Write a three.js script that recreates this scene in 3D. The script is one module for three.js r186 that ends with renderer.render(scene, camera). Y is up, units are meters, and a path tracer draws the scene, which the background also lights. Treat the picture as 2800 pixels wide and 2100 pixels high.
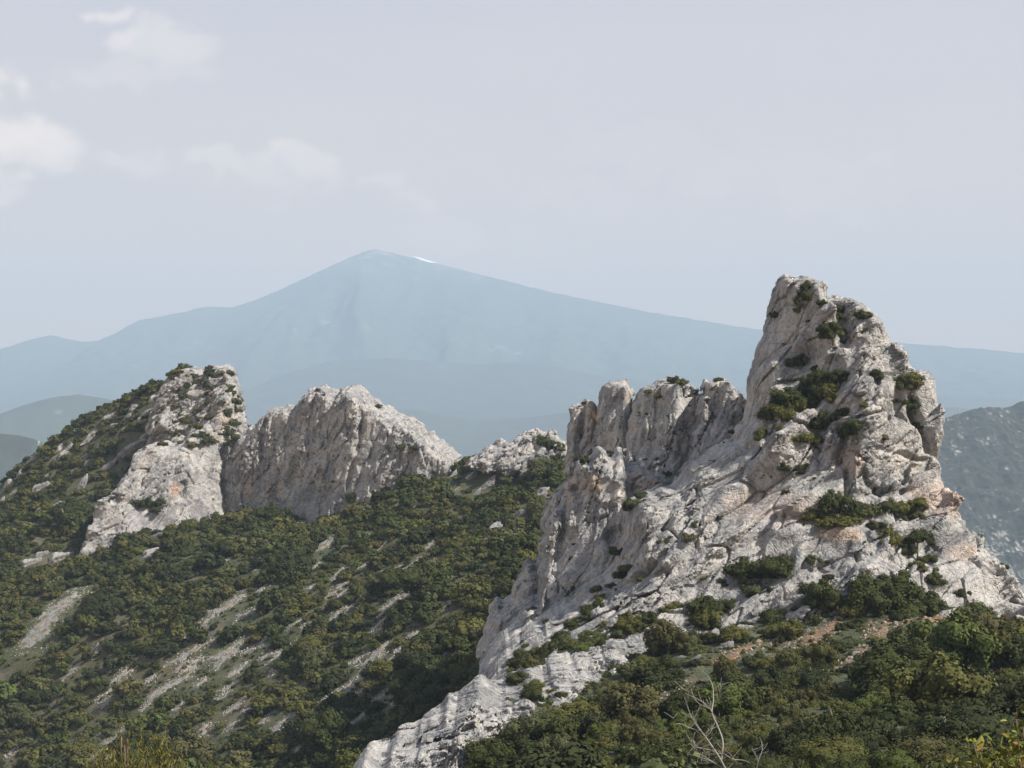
import * as THREE from 'three';
import { mergeGeometries } from 'three/addons/utils/BufferGeometryUtils.js';

/* ------------------------------------------------------------------ camera */
const scene = new THREE.Scene();
const camera = new THREE.PerspectiveCamera(26, 4 / 3, 0.5, 90000);
camera.position.set(0, 0, 0);
camera.lookAt(0, 0, -100);

/* --------------------------------------------------------------- sun, haze */
const SUN = new THREE.Vector3(0.62, 0.71, 0.31).normalize();
const sun = new THREE.DirectionalLight(new THREE.Color(1.0, 0.945, 0.875), 5.0);
sun.position.copy(SUN).multiplyScalar(900).add(new THREE.Vector3(0, -40, -320));
sun.target.position.set(0, -40, -320);
sun.castShadow = true;
sun.shadow.radius = 4;
sun.shadow.mapSize.set(4096, 4096);
Object.assign(sun.shadow.camera, { left: -320, right: 320, top: 320, bottom: -320, near: 10, far: 2200 });
scene.add(sun, sun.target);
scene.fog = new THREE.FogExp2(new THREE.Color(0.63, 0.815, 1.0), 1.02e-4);

const renderer = new THREE.WebGLRenderer({ antialias: true });
renderer.toneMapping = THREE.LinearToneMapping;
renderer.toneMappingExposure = 1.78;
renderer.shadowMap.enabled = true;

/* ------------------------------------------------------------------- noise */
function rng(seed) {
  let a = seed >>> 0;
  return () => {
    a = (a + 0x6d2b79f5) | 0;
    let t = Math.imul(a ^ (a >>> 15), 1 | a);
    t = (t + Math.imul(t ^ (t >>> 7), 61 | t)) ^ t;
    return ((t ^ (t >>> 14)) >>> 0) / 4294967296;
  };
}
const PERM = new Uint8Array(1024);
{
  const r = rng(77), p = [...Array(256).keys()];
  for (let i = 255; i > 0; i--) { const j = Math.floor(r() * (i + 1)); [p[i], p[j]] = [p[j], p[i]]; }
  for (let i = 0; i < 1024; i++) PERM[i] = p[i & 255];
}
const GX = new Float32Array(16), GY = new Float32Array(16), GZ = new Float32Array(16);
[[1, 1, 0], [-1, 1, 0], [1, -1, 0], [-1, -1, 0], [1, 0, 1], [-1, 0, 1], [1, 0, -1], [-1, 0, -1], [0, 1, 1], [0, -1, 1], [0, 1, -1], [0, -1, -1], [1, 1, 0], [0, -1, 1], [-1, 1, 0], [0, -1, -1]]
  .forEach((g, i) => { GX[i] = g[0]; GY[i] = g[1]; GZ[i] = g[2]; });
function grad(h, x, y, z) { h &= 15; return GX[h] * x + GY[h] * y + GZ[h] * z; }
function noise(x, y, z) {                                             // gradient noise, about -1..1
  const fx = Math.floor(x), fy = Math.floor(y), fz = Math.floor(z);
  const X = fx & 255, Y = fy & 255, Z = fz & 255;
  x -= fx; y -= fy; z -= fz;
  const u = x * x * x * (x * (x * 6 - 15) + 10), v = y * y * y * (y * (y * 6 - 15) + 10), w = z * z * z * (z * (z * 6 - 15) + 10);
  const A = PERM[X] + Y, B = PERM[X + 1] + Y;
  const AA = PERM[A] + Z, AB = PERM[A + 1] + Z, BA = PERM[B] + Z, BB = PERM[B + 1] + Z;
  const a = grad(PERM[AA], x, y, z), b = grad(PERM[BA], x - 1, y, z), c = grad(PERM[AB], x, y - 1, z), d = grad(PERM[BB], x - 1, y - 1, z);
  const e = grad(PERM[AA + 1], x, y, z - 1), f = grad(PERM[BA + 1], x - 1, y, z - 1), g = grad(PERM[AB + 1], x, y - 1, z - 1), h = grad(PERM[BB + 1], x - 1, y - 1, z - 1);
  const p0 = a + u * (b - a), p1 = c + u * (d - c), p2 = e + u * (f - e), p3 = g + u * (h - g);
  const q0 = p0 + v * (p1 - p0), q1 = p2 + v * (p3 - p2);
  return q0 + w * (q1 - q0);
}
function fbm(x, y, z, oct) {
  let s = 0, a = 0.5;
  for (let i = 0; i < oct; i++) { s += a * noise(x, y, z); x = x * 2.03 + 17.1; y = y * 2.03 + 3.7; z = z * 2.03 + 9.2; a *= 0.5; }
  return s;
}
function hash3(i, j, k) {
  let h = Math.imul(i, 374761393) ^ Math.imul(j, 668265263) ^ Math.imul(k, 2147483647 - 58);
  h = Math.imul(h ^ (h >>> 13), 1274126177);
  return (h ^ (h >>> 16)) >>> 0;
}
const W = { f1: 0, f2: 0, id: 0 };
function worley(x, y, z) {                                            // nearest and second nearest cell point
  const ix = Math.floor(x), iy = Math.floor(y), iz = Math.floor(z);
  let f1 = 9, f2 = 9, id = 0;
  for (let dz = -1; dz <= 1; dz++) for (let dy = -1; dy <= 1; dy++) for (let dx = -1; dx <= 1; dx++) {
    const h = hash3(ix + dx, iy + dy, iz + dz);
    const px = ix + dx + (h & 1023) / 1023 - x, py = iy + dy + ((h >>> 10) & 1023) / 1023 - y, pz = iz + dz + ((h >>> 20) & 1023) / 1023 - z;
    const d = px * px + py * py + pz * pz;
    if (d < f1) { f2 = f1; f1 = d; id = h; } else if (d < f2) f2 = d;
  }
  W.f1 = Math.sqrt(f1); W.f2 = Math.sqrt(f2); W.id = id;
}
const clamp = (x, a = 0, b = 1) => (x < a ? a : x > b ? b : x);
const sstep = (a, b, x) => { const t = clamp((x - a) / (b - a)); return t * t * (3 - 2 * t); };
const mix = (a, b, t) => a + (b - a) * t;
const smax = (a, b, k) => { const h = Math.max(k - Math.abs(a - b), 0) / k; return Math.max(a, b) + h * h * k * 0.25; };

/* --------------------------------------------------------------------- sky */
// pale spring haze: lavender-grey air, a row of soft cumulus, thin veils; the same kind of air all the way round
{
  const w = 4096, h = 2048, data = new Float32Array(w * h * 4);
  const puffs = [];                                                   // azimuth, elevation (degrees), half width, half height, strength
  const inView = [
    [-17.6, 8.4, 1.9, 1.5, 1.0], [-16.0, 7.7, 1.6, 1.0, 0.9], [-17.2, 6.6, 1.0, 0.8, 0.7], [-18.6, 9.3, 1.2, 1.5, 0.9], [-15.2, 7.3, 0.9, 0.6, 0.7],
    [-13.6, 12.0, 0.75, 0.3, 0.75], [-13.0, 11.5, 0.8, 0.35, 0.6], [-12.0, 11.1, 1.7, 0.7, 0.42], [-11.0, 11.2, 1.2, 0.6, 0.34], [-12.6, 10.5, 2.2, 0.8, 0.25],
    [-13.7, 7.6, 0.9, 0.45, 0.42], [-12.4, 7.5, 0.9, 0.5, 0.36], [-10.6, 7.4, 1.2, 0.5, 0.45], [-9.4, 7.2, 1.5, 0.6, 0.45], [-8.1, 6.8, 1.1, 0.5, 0.35],
    [-7.0, 7.5, 0.8, 0.5, 0.5], [-6.3, 7.0, 0.7, 0.5, 0.5], [-4.2, 6.9, 0.8, 0.5, 0.38], [-3.7, 6.2, 0.8, 0.6, 0.42], [-3.0, 5.8, 0.6, 0.4, 0.34],
    [-2.4, 4.9, 1.6, 0.7, 0.2], [2.4, 6.2, 1.8, 0.8, 0.12], [4.6, 8.0, 2.4, 0.9, 0.13], [8.0, 7.4, 3.2, 0.9, 0.15], [11.0, 6.3, 2.4, 0.8, 0.16], [13.2, 7.0, 1.6, 0.6, 0.14], [0.5, 4.4, 2.4, 0.9, 0.10],
  ];
  puffs.push(...inView);
  const r = rng(5);
  for (let i = 0; i < 230; i++) {                                     // cumulus of the same kind round the rest of the sky
    const az = 20 + r() * 320, el = 3 + r() * r() * 32, s = 0.7 + r() * 2.6;
    const kind = r(); const n = 2 + Math.floor(r() * 4);
    for (let j = 0; j < n; j++) puffs.push([az + (r() - 0.5) * s * 3, el + (r() - 0.5) * s * 0.9, s * (0.6 + r() * 0.7), s * (0.3 + r() * 0.4), 0.2 + kind * 0.7]);
  }
  const cols = 360, buckets = Array.from({ length: cols }, () => []);
  puffs.forEach((p) => {
    for (let a = Math.floor(p[0] - p[2] * 2.4 - 2); a <= p[0] + p[2] * 2.4 + 2; a++) buckets[((a % cols) + cols) % cols].push(p);
  });
  for (let j = 0; j < h; j++) {
    const el = ((j + 0.5) / h - 0.5) * 180, up = Math.max(el, 0), se = Math.sin(el * Math.PI / 180), ce = Math.cos(el * Math.PI / 180);
    // haze-bright low sky, clearer and deeper blue overhead
    const t = 1 - Math.exp(-up / 6), o = sstep(14, 70, up);
    const cr = mix(mix(0.82, 0.29, t), 0.12, o), cg = mix(mix(0.55, 0.315, t), 0.165, o), cb = mix(mix(0.30, 0.385, t), 0.28, o);
    for (let i = 0; i < w; i++) {
      const ang = ((i + 0.5) / w - 0.5) * 2 * Math.PI, x = Math.cos(ang) * ce, z = Math.sin(ang) * ce;
      let k = 0, veil = 0;
      if (el > -2) {
        let az = Math.atan2(x, -z) * 180 / Math.PI;
        const n1 = fbm(x * 9, se * 16, z * 9, 3), n2 = fbm(x * 40 + 5, se * 60, z * 40, 5);
        veil = 0.5 + 0.9 * fbm(x * 5 + 11, se * 22, z * 5, 4);
        const wx = az + n1 * 0.9 + n2 * 0.9, wy = el + fbm(x * 34 + 40, se * 50, z * 34, 4) * 1.3;
        const list = buckets[((Math.floor(az) % cols) + cols) % cols];
        for (const p of list) {
          let dx = wx - p[0]; if (dx > 180) dx -= 360; if (dx < -180) dx += 360;
          const dy = wy - p[1], q = (dx / p[2]) ** 2 + (dy / (dy < 0 ? p[3] * 0.8 : p[3])) ** 2;
          if (q < 4.5) k = Math.max(k, p[4] * sstep(0.0, 0.75, 1.0 - q * 0.62 + 1.5 * n2) * (0.8 + 0.5 * n2));
        }
        k = clamp(k) ; veil = clamp(veil) * sstep(-1, 4, el) * (1 - 0.6 * o);
      }
      const b = (j * w + i) * 4;
      const v = veil * 0.12, kk = k * 0.52;
      data[b] = (cr * (1 + v * 0.9)) * (1 - kk) + 0.96 * kk;
      data[b + 1] = (cg * (1 + v * 0.55)) * (1 - kk) + 0.79 * kk;
      data[b + 2] = (cb * (1 + v * 0.2)) * (1 - kk) + 0.66 * kk;
      data[b + 3] = 1;
    }
  }
  const sky = new THREE.DataTexture(data, w, h, THREE.RGBAFormat, THREE.FloatType);
  sky.mapping = THREE.EquirectangularReflectionMapping;
  sky.magFilter = THREE.LinearFilter; sky.minFilter = THREE.LinearFilter;
  sky.needsUpdate = true;
  scene.background = sky;
  scene.environment = sky;
}

/* ----------------------------------------------------------------- helpers */
// survey: a bearing read off the photograph (2800 x 2100) and a distance in metres give a place in the world
const FOC = 1050 / Math.tan(13 * Math.PI / 180);
const wx = (px, d) => (px - 1400) / FOC * d, wy = (py, d) => (1050 - py) / FOC * d;
const at = (px, py, d) => new THREE.Vector3(wx(px, d), wy(py, d), -d);
const taken = new Map();
function numbered(name) {
  const n = taken.get(name) || 0; taken.set(name, n + 1);
  return n ? `${name}_${String(n).padStart(3, '0')}` : name;
}
function tag(o, label, category, group, kind) {
  o.userData.label = label; o.userData.category = category;
  if (group) o.userData.group = group;
  if (kind) o.userData.kind = kind;
  return o;
}
function add(o, name, parent = scene) {
  o.name = parent === scene ? numbered(name) : name;
  o.traverse((m) => { if (m.isMesh) { m.castShadow = true; m.receiveShadow = true; } });
  parent.add(o);
  return o;
}
function lerpTable(tab, x) {                                          // tab: [[x, value], ...] rising in x
  if (x <= tab[0][0]) return tab[0][1];
  for (let i = 1; i < tab.length; i++) if (x <= tab[i][0]) { const a = tab[i - 1], b = tab[i]; return a[1] + (b[1] - a[1]) * (x - a[0]) / (b[0] - a[0]); }
  return tab[tab.length - 1][1];
}
function gridMesh(nx, nz, put, color, material) {                     // put(i, j) -> [x, y, z]
  const pos = new Float32Array(nx * nz * 3), col = new Float32Array(nx * nz * 3), uv = new Float32Array(nx * nz * 2), idx = new Uint32Array((nx - 1) * (nz - 1) * 6);
  let n = 0;
  for (let j = 0; j < nz; j++) for (let i = 0; i < nx; i++) {
    const k = j * nx + i, p = put(i, j);
    pos.set(p, k * 3); col.set(color(p, i, j), k * 3); uv[k * 2] = p[0]; uv[k * 2 + 1] = p[2];
    if (i < nx - 1 && j < nz - 1) { const a = k, b = k + 1, c = k + nx, d = k + nx + 1; idx.set([a, b, c, b, d, c], n); n += 6; }
  }
  const g = new THREE.BufferGeometry();
  g.setAttribute('position', new THREE.BufferAttribute(pos, 3)); g.setAttribute('color', new THREE.BufferAttribute(col, 3)); g.setAttribute('uv', new THREE.BufferAttribute(uv, 2));
  g.setIndex(new THREE.BufferAttribute(idx, 1)); g.computeVertexNormals();
  return new THREE.Mesh(g, material);
}

/* --------------------------------------------------------------- materials */
function grainTexture(size, seed, f, srgb) {                          // tiling texture: f(x, y, tiling noise) -> [r, g, b]
  const d = new Uint8Array(size * size * 4);
  const tn = (x, y, freq, s) => {                                     // noise on a torus, so that the tile repeats without a seam
    const a = x * 2 * Math.PI, b = y * 2 * Math.PI, R = freq / (2 * Math.PI);
    return noise(Math.cos(a) * R + s * 7.3 + seed, Math.sin(a) * R + Math.cos(b) * R * 1.01 + s * 3.1, Math.sin(b) * R + s * 5.7);
  };
  for (let j = 0; j < size; j++) for (let i = 0; i < size; i++) {
    const c = f(i / size, j / size, tn), b = (j * size + i) * 4;
    d[b] = clamp(c[0]) * 255; d[b + 1] = clamp(c[1]) * 255; d[b + 2] = clamp(c[2]) * 255; d[b + 3] = 255;
  }
  const t = new THREE.DataTexture(d, size, size, THREE.RGBAFormat);
  t.wrapS = t.wrapT = THREE.RepeatWrapping; t.magFilter = THREE.LinearFilter; t.minFilter = THREE.LinearMipmapLinearFilter; t.generateMipmaps = true;
  if (srgb) t.colorSpace = THREE.SRGBColorSpace;
  t.needsUpdate = true;
  return t;
}
const limeColor = grainTexture(512, 3, (x, y, tn) => {                // lichen speckle and paler breaks on limestone
  let v = 0.93 + 0.07 * tn(x, y, 14, 1) + 0.08 * tn(x, y, 34, 2) + 0.10 * tn(x, y, 80, 3);
  const lich = sstep(0.12, 0.34, tn(x, y, 24, 4) * 0.6 + tn(x, y, 90, 5) * 0.55);
  v = mix(v, v * 0.80, lich);
  const w = 0.02 * tn(x, y, 9, 6);
  return [v + w, v, v - w * 1.3];
}, true);
const limeBump = grainTexture(512, 9, (x, y, tn) => {
  let v = 0.5 + 0.22 * tn(x, y, 12, 1) + 0.2 * tn(x, y, 30, 2) + 0.2 * tn(x, y, 70, 3);
  v -= 0.3 * (1 - sstep(0.0, 0.10, Math.abs(tn(x, y, 16, 7)))) + 0.2 * (1 - sstep(0, 0.12, Math.abs(tn(x, y, 40, 8))));
  return [v, v, v];
});
for (const t of [limeColor, limeBump]) t.repeat.set(1 / 14, 1 / 14);
const rockMat = new THREE.MeshStandardMaterial({ name: 'limestone', vertexColors: true, map: limeColor, bumpMap: limeBump, bumpScale: 0.26, roughness: 0.93, metalness: 0 });
const soilBump = grainTexture(256, 21, (x, y, tn) => { const v = 0.5 + 0.3 * tn(x, y, 20, 1) + 0.3 * tn(x, y, 60, 2); return [v, v, v]; });
soilBump.repeat.set(1 / 6, 1 / 6);
const soilColor = grainTexture(512, 27, (x, y, tn) => {                // dry grass, crumbs of stone, bare earth
  let v = 0.80 + 0.14 * tn(x, y, 18, 1) + 0.16 * tn(x, y, 44, 2) + 0.18 * tn(x, y, 100, 3);
  const stone = sstep(0.26, 0.36, tn(x, y, 60, 4)), dry = sstep(-0.1, 0.3, tn(x, y, 10, 5));
  v = mix(v, 1.0, stone * 0.8);
  return [v * mix(0.92, 1.06, dry), v * 0.98, v * mix(1.0, 0.86, dry) + stone * 0.05];
}, true);
soilColor.repeat.set(1 / 11, 1 / 11);
const groundMat = new THREE.MeshStandardMaterial({ name: 'stony_ground', vertexColors: true, map: soilColor, bumpMap: soilBump, bumpScale: 0.35, roughness: 0.95 });
const farMat = new THREE.MeshStandardMaterial({ name: 'distant_woodland', vertexColors: true, roughness: 0.95 });

/* ------------------------------------------------------------- near terrain */
const S = (px, py, d) => [wx(px, d), d, wy(py, d)];                    // surveyed point: east, distance, height
const survey = [
  // the ridge behind, west to east, and the slope below it
  S(-300, 1560, 580), S(0, 1332, 575), S(95, 1257, 575), S(196, 1178, 570), S(316, 1118, 565), S(434, 1062, 560), S(540, 1030, 552), S(620, 1040, 545), S(660, 1410, 545), S(760, 1405, 548), S(560, 1390, 535),
  S(-300, 1700, 520), S(0, 1500, 512), S(150, 1400, 525), S(230, 1530, 497), S(330, 1290, 536), S(0, 1700, 460), S(0, 2100, 405), S(-400, 2100, 440), S(300, 1700, 440), S(300, 2100, 365), S(200, 1270, 556), S(420, 1180, 545),
  S(316, 1462, 502), S(506, 1440, 503), S(682, 1416, 508), S(869, 1410, 508), S(910, 1440, 498), S(1068, 1325, 500), S(1201, 1284, 490), S(1285, 1270, 480),
  S(600, 1600, 440), S(600, 1850, 390), S(600, 2100, 340), S(900, 1600, 420), S(900, 1850, 360), S(900, 2100, 300), S(1200, 1500, 410), S(1200, 1700, 360), S(1250, 1850, 312),
  S(1400, 1600, 360), S(1450, 1450, 400), S(1350, 1350, 450), S(1480, 1310, 452), S(1530, 1275, 456),
  S(1233, 1266, 500), S(1300, 1264, 488), S(1370, 1240, 480), S(1468, 1212, 468), S(1550, 1245, 452),
  [-190, 640, -85], [-120, 640, -70], [-60, 590, -75], [-10, 590, -85], [30, 540, -85], [0, 640, -120], [-200, 720, -120],
  [40, 340, -52], [80, 330, -55], [120, 330, -70], [60, 450, -95], [140, 260, -52], [180, 200, -60], [150, 420, -110], [220, 320, -110], [250, 600, -160],
  // the near spur: its crest of rock, the foot of the massif, the wooded slope in front
  S(900, 2240, 162), S(960, 2175, 167), S(1100, 2065, 176), S(1250, 1960, 187), S(1320, 1925, 193), S(1450, 1890, 206), S(1560, 1850, 214), S(1680, 1800, 222), S(1760, 1775, 227),
  S(1900, 1670, 230), S(2100, 1690, 226), S(2300, 1655, 222), S(2500, 1640, 220), S(2700, 1690, 220), S(2850, 1740, 220), S(3100, 1860, 220),
  S(2900, 1900, 155), S(2800, 2100, 115), S(2400, 1900, 160), S(2400, 2100, 118), S(2000, 1900, 172), S(2000, 2100, 125), S(1700, 1960, 177), S(1700, 2110, 140), S(1470, 2010, 172), S(1350, 2140, 152), S(1150, 2330, 140), S(1250, 2200, 150), S(1640, 1955, 188), S(1460, 2010, 176), S(1360, 2070, 166),
  [-34, 236, -66], [-4, 262, -60], [16, 282, -50], [-60, 190, -74], [-20, 205, -58],
  // below the viewpoint
  [0, 0, -1.7], [-10, 0, -2.6], [10, 0, -2.0], [0, -40, 3], [0, 14, -5.2], [-5, 17, -6.6], [6, 13, -4.8], [0, 42, -14.5], [28, 60, -19], [-26, 60, -26], [4, 85, -26.5], [-60, 110, -52], [-70, 280, -90], [-100, 330, -101], [50, 90, -27], [110, 110, -45], [-60, 20, -16], [60, 10, -14],
];
const GW = { x0: -270, d0: -40, step: 2.5, nx: 217, nd: 305 };
const heights = new Float32Array(GW.nx * GW.nd);
{
  // thin-plate surface through the surveyed points
  const n = survey.length, m = n + 3, A = Array.from({ length: m }, () => new Float64Array(m + 1));
  const U = (r2) => (r2 < 1e-9 ? 0 : 0.5 * r2 * Math.log(r2));
  for (let i = 0; i < n; i++) {
    for (let j = 0; j < n; j++) A[i][j] = U((survey[i][0] - survey[j][0]) ** 2 + (survey[i][1] - survey[j][1]) ** 2);
    A[i][i] += 30;                                                     // a little slack
    A[i][n] = A[n][i] = 1; A[i][n + 1] = A[n + 1][i] = survey[i][0]; A[i][n + 2] = A[n + 2][i] = survey[i][1]; A[i][m] = survey[i][2];
  }
  for (let c = 0; c < m; c++) {
    let p = c; for (let r = c + 1; r < m; r++) if (Math.abs(A[r][c]) > Math.abs(A[p][c])) p = r;
    [A[c], A[p]] = [A[p], A[c]];
    for (let r = 0; r < m; r++) if (r !== c) { const f = A[r][c] / A[c][c]; if (f) for (let k = c; k <= m; k++) A[r][k] -= f * A[c][k]; }
  }
  const sol = A.map((row, i) => row[m] / row[i]);
  for (let j = 0; j < GW.nd; j++) for (let i = 0; i < GW.nx; i++) {
    const x = GW.x0 + i * GW.step, d = GW.d0 + j * GW.step;
    let y = sol[n] + sol[n + 1] * x + sol[n + 2] * d;
    for (let k = 0; k < n; k++) y += sol[k] * U((x - survey[k][0]) ** 2 + (d - survey[k][1]) ** 2);
    const far = sstep(30, 120, Math.hypot(x, d));
    y += far * (2.6 * fbm(x / 28, d / 28, 1.5, 4) + 0.8 * noise(x / 6, d / 6, 4.2));
    const edge = Math.max(sstep(190, 268, Math.abs(x)), sstep(640, 718, d));
    heights[j * GW.nx + i] = mix(y, -345, edge);
  }
}
function groundY(x, d) {
  const fi = clamp((x - GW.x0) / GW.step, 0, GW.nx - 1.001), fj = clamp((d - GW.d0) / GW.step, 0, GW.nd - 1.001);
  const i = Math.floor(fi), j = Math.floor(fj), a = fi - i, b = fj - j, k = j * GW.nx + i;
  return mix(mix(heights[k], heights[k + 1], a), mix(heights[k + GW.nx], heights[k + GW.nx + 1], a), b);
}
const groundColor = (p) => {
  const n = fbm(p[0] / 9, 3, p[2] / 9, 4), q = noise(p[0] / 2.6, 8, p[2] / 2.6);
  const soil = 0.8 * sstep(0.12, 0.36, n + 0.3 * q), warm = sstep(-0.1, 0.3, noise(p[0] / 40, 1, p[2] / 40));
  const k = 0.8 + 0.5 * noise(p[0] / 3.1 + 9, 2, p[2] / 3.1);
  return [k * mix(mix(0.115, 0.14, warm), 0.25, soil), k * mix(mix(0.125, 0.125, warm), 0.215, soil), k * mix(0.050, 0.155, soil)];
};
const ground = add(gridMesh(GW.nx, GW.nd, (i, j) => [GW.x0 + i * GW.step, heights[j * GW.nx + i], -(GW.d0 + j * GW.step)], groundColor, groundMat), 'hillside_ground');
tag(ground, 'stony scrub-covered hillside and spur under the shrubs and rocks', 'hillside', null, 'structure');

/* --------------------------------------------------------------- rock fields */
function polyDist(ring, x, y) {                                        // signed: negative inside
  let d = 1e18, s = 1;
  for (let i = 0, n = ring.length, j = n - 1; i < n; j = i, i++) {
    const [xi, yi] = ring[i], [xj, yj] = ring[j], ex = xj - xi, ey = yj - yi, qx = x - xi, qy = y - yi;
    const t = clamp((qx * ex + qy * ey) / (ex * ex + ey * ey)), bx = qx - ex * t, by = qy - ey * t;
    d = Math.min(d, bx * bx + by * by);
    const c1 = y >= yi, c2 = y < yj, c3 = ex * qy > ey * qx;
    if ((c1 && c2 && c3) || (!c1 && !c2 && !c3)) s = -s;
  }
  return s * Math.sqrt(d);
}
function lineDist(pts, x, y) {                                         // distance to an open polyline and how far along it (0..1)
  let best = 1e18, along = 0;
  for (let i = 1; i < pts.length; i++) {
    const ax = pts[i - 1][0], ay = pts[i - 1][1], ex = pts[i][0] - ax, ey = pts[i][1] - ay;
    const t = clamp(((x - ax) * ex + (y - ay) * ey) / (ex * ex + ey * ey)), dx = x - ax - ex * t, dy = y - ay - ey * t, d = dx * dx + dy * dy;
    if (d < best) { best = d; along = (i - 1 + t) / (pts.length - 1); }
  }
  return [Math.sqrt(best), along];
}
const rocks = [];
/* A body of rock: an outline in an upright plane, a relief on its face (ridges, ledges, clefts), a rounded rim, a back; then
   bedding steps, joint blocks, flutes and pits cut into that volume, and the surface meshed with cells of c.cell metres. */
function defineRock(c) {
  const rawLean = c.lean.map(([py, v]) => [py, v]).sort((a, b) => a[0] - b[0]), pxs = c.outline.map((p) => p[0]), pivotPx = mix(Math.min(...pxs), Math.max(...pxs), c.pivot ?? 0.5);
  // how far in front of the rock's own plane its visible face stands at a surveyed bearing
  const ahead = (px, py) => (c.slope ? 0 : 0.75 * (lerpTable(rawLean, py) + c.thick * 0.5) + (c.turn || 0) * (px - pivotPx) * c.D / FOC);
  const conv = (pts) => pts.map(([px, py, h]) => { const d = c.D + (c.slope || 0) * (px - 1400) - ahead(px, py); return [wx(px, d), wy(py, d), h || 0]; });
  const ring = conv(c.outline);
  const xs = ring.map((p) => p[0]), ys = ring.map((p) => p[1]);
  const pad = 2.5, x0 = Math.min(...xs) - pad, x1 = Math.max(...xs) + pad, y0 = Math.min(...ys) - pad, y1 = Math.max(...ys) + pad;
  const slope = c.slope || 0;
  // with a slope the plane runs away from the viewer: distance D + slope * (px - 1400), and x = (px - 1400) / FOC * distance
  const depthOf = (x) => { if (!slope) return c.D; let d = c.D; for (let i = 0; i < 6; i++) d = c.D + slope * (x * FOC / d); return d; };
  const ridges = (c.ridges || []).map((r) => ({ ...r, pts: conv(r.pts) }));
  const ledges = (c.ledges || []).map((r) => ({ ...r, pts: conv(r.pts).sort((a, b) => a[0] - b[0]) }));
  const clefts = (c.clefts || []).map((r) => ({ ...r, pts: conv(r.pts) }));
  const lean = c.lean.map(([py, v]) => [c.slope ? -py : wy(py, c.D - 0.75 * (v + c.thick * 0.5)), v]).sort((a, b) => a[0] - b[0]);
  const g = c.fine || 0.45, nx = Math.ceil((x1 - x0) / g) + 2, ny = Math.ceil((y1 - y0) / g) + 2;
  const F = new Float32Array(nx * ny), B = new Float32Array(nx * ny), P = new Float32Array(nx * ny), K = new Float32Array(nx * ny);
  for (let j = 0; j < ny; j++) for (let i = 0; i < nx; i++) {
    const x = x0 + i * g, y = y0 + j * g, k = j * nx + i;
    const pd = polyDist(ring, x, y) + (c.jag ?? 0.55) * (noise(x / 2.6, y / 2.6, 31) + 0.7 * noise(x / 1.1, y / 1.1, 37)); P[k] = pd;
    const ins = Math.max(-pd, 0), R = c.rim || 5;
    const q = 1 - clamp(ins / R), round = Math.sqrt(Math.max(0, 1 - q * q));
    let rel = -(c.floor ?? 4);
    for (const r of ridges) {
      const a = r.pts[0], b = r.pts[r.pts.length - 1];                 // points run from the top down
      let u = b[0], h = b[2], beyond = 0;
      if (y >= a[1]) { u = a[0]; h = a[2]; beyond = y - a[1]; } else if (y <= b[1]) beyond = b[1] - y;
      else for (let s = 1; s < r.pts.length; s++) if (y >= r.pts[s][1]) { const p = r.pts[s - 1], n = r.pts[s], t = (p[1] - y) / (p[1] - n[1]); u = mix(p[0], n[0], t); h = mix(p[2], n[2], t); break; }
      const wob = 0.9 * noise(x * 0 + 3.3, y / 5, u * 0.01 + 7);
      const du = x - u - wob;
      rel = smax(rel, h - (du < 0 ? r.kl : r.kr) * Math.abs(du) - beyond * (r.end ?? 0.7), c.keen ?? 0.7);
    }
    for (const r of ledges) {
      const a = r.pts[0], b = r.pts[r.pts.length - 1], tab = r.pts.map((p) => [p[0], p[1]]);
      const within = sstep(a[0] - 4, a[0] + 2, x) * (1 - sstep(b[0] - 2, b[0] + 4, x));
      const below = lerpTable(tab, x) + 0.7 * noise(x / 4, 5, 2) - y;
      rel += r.step * sstep(-0.4, r.soft || 1.2, below) * within * (r.fade ? 1 - sstep(0, r.fade, below) : 1);
    }
    if (c.turn) rel += c.turn * (x - mix(x0, x1, c.pivot ?? 0.5));
    const lp = lerpTable(lean, slope ? y * FOC / depthOf(x) - 1050 : y);
    for (const r of clefts) {
      const [dd, t] = lineDist(r.pts, x + 0.6 * noise(x / 3, y / 3, 9), y + 0.6 * noise(x / 3, y / 3, 19));
      rel -= r.deep * Math.exp(-((dd / r.wide) ** 2)) * Math.min(1, 4 * Math.min(t + 0.1, 1.1 - t));
    }
    F[k] = round * Math.max(2.4, c.thick + rel + lp);
    B[k] = -round * (c.back || 6);
  }
  for (let j = 0; j < ny; j++) for (let i = 0; i < nx; i++) {
    const k = j * nx + i, a = F[Math.min(i + 1, nx - 1) + j * nx] - F[Math.max(i - 1, 0) + j * nx], b = F[i + Math.min(j + 1, ny - 1) * nx] - F[i + Math.max(j - 1, 0) * nx];
    K[k] = 1 / Math.sqrt(1 + (a * a + b * b) / (4 * g * g));
  }
  const zMin = -(c.back || 6) - 2; let zMax = 0; for (const v of F) zMax = Math.max(zMax, v); zMax += 2;
  const rock = {
    c, x0, x1, y0, y1, zMin, zMax, depthOf,
    rim(x, y) { const i = clamp(Math.round((x - x0) / g), 0, nx - 1), j = clamp(Math.round((y - y0) / g), 0, ny - 1); return -P[j * nx + i]; },
    base(x, y, w) {                                                    // w: metres in front of the rock's own plane
      const fi = clamp((x - x0) / g, 0, nx - 1.001), fj = clamp((y - y0) / g, 0, ny - 1.001), i = fi | 0, j = fj | 0, a = fi - i, b = fj - j, k = j * nx + i;
      const bl = (T) => mix(mix(T[k], T[k + 1], a), mix(T[k + nx], T[k + nx + 1], a), b);
      const kk = bl(K), d = Math.max((w - bl(F)) * kk, bl(B) - w), p = bl(P);
      return p > 0 ? Math.max(d, p) : Math.max(d, p);
    },
  };
  rocks.push(rock);
  return rock;
}
const BED = new THREE.Vector3();
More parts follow.
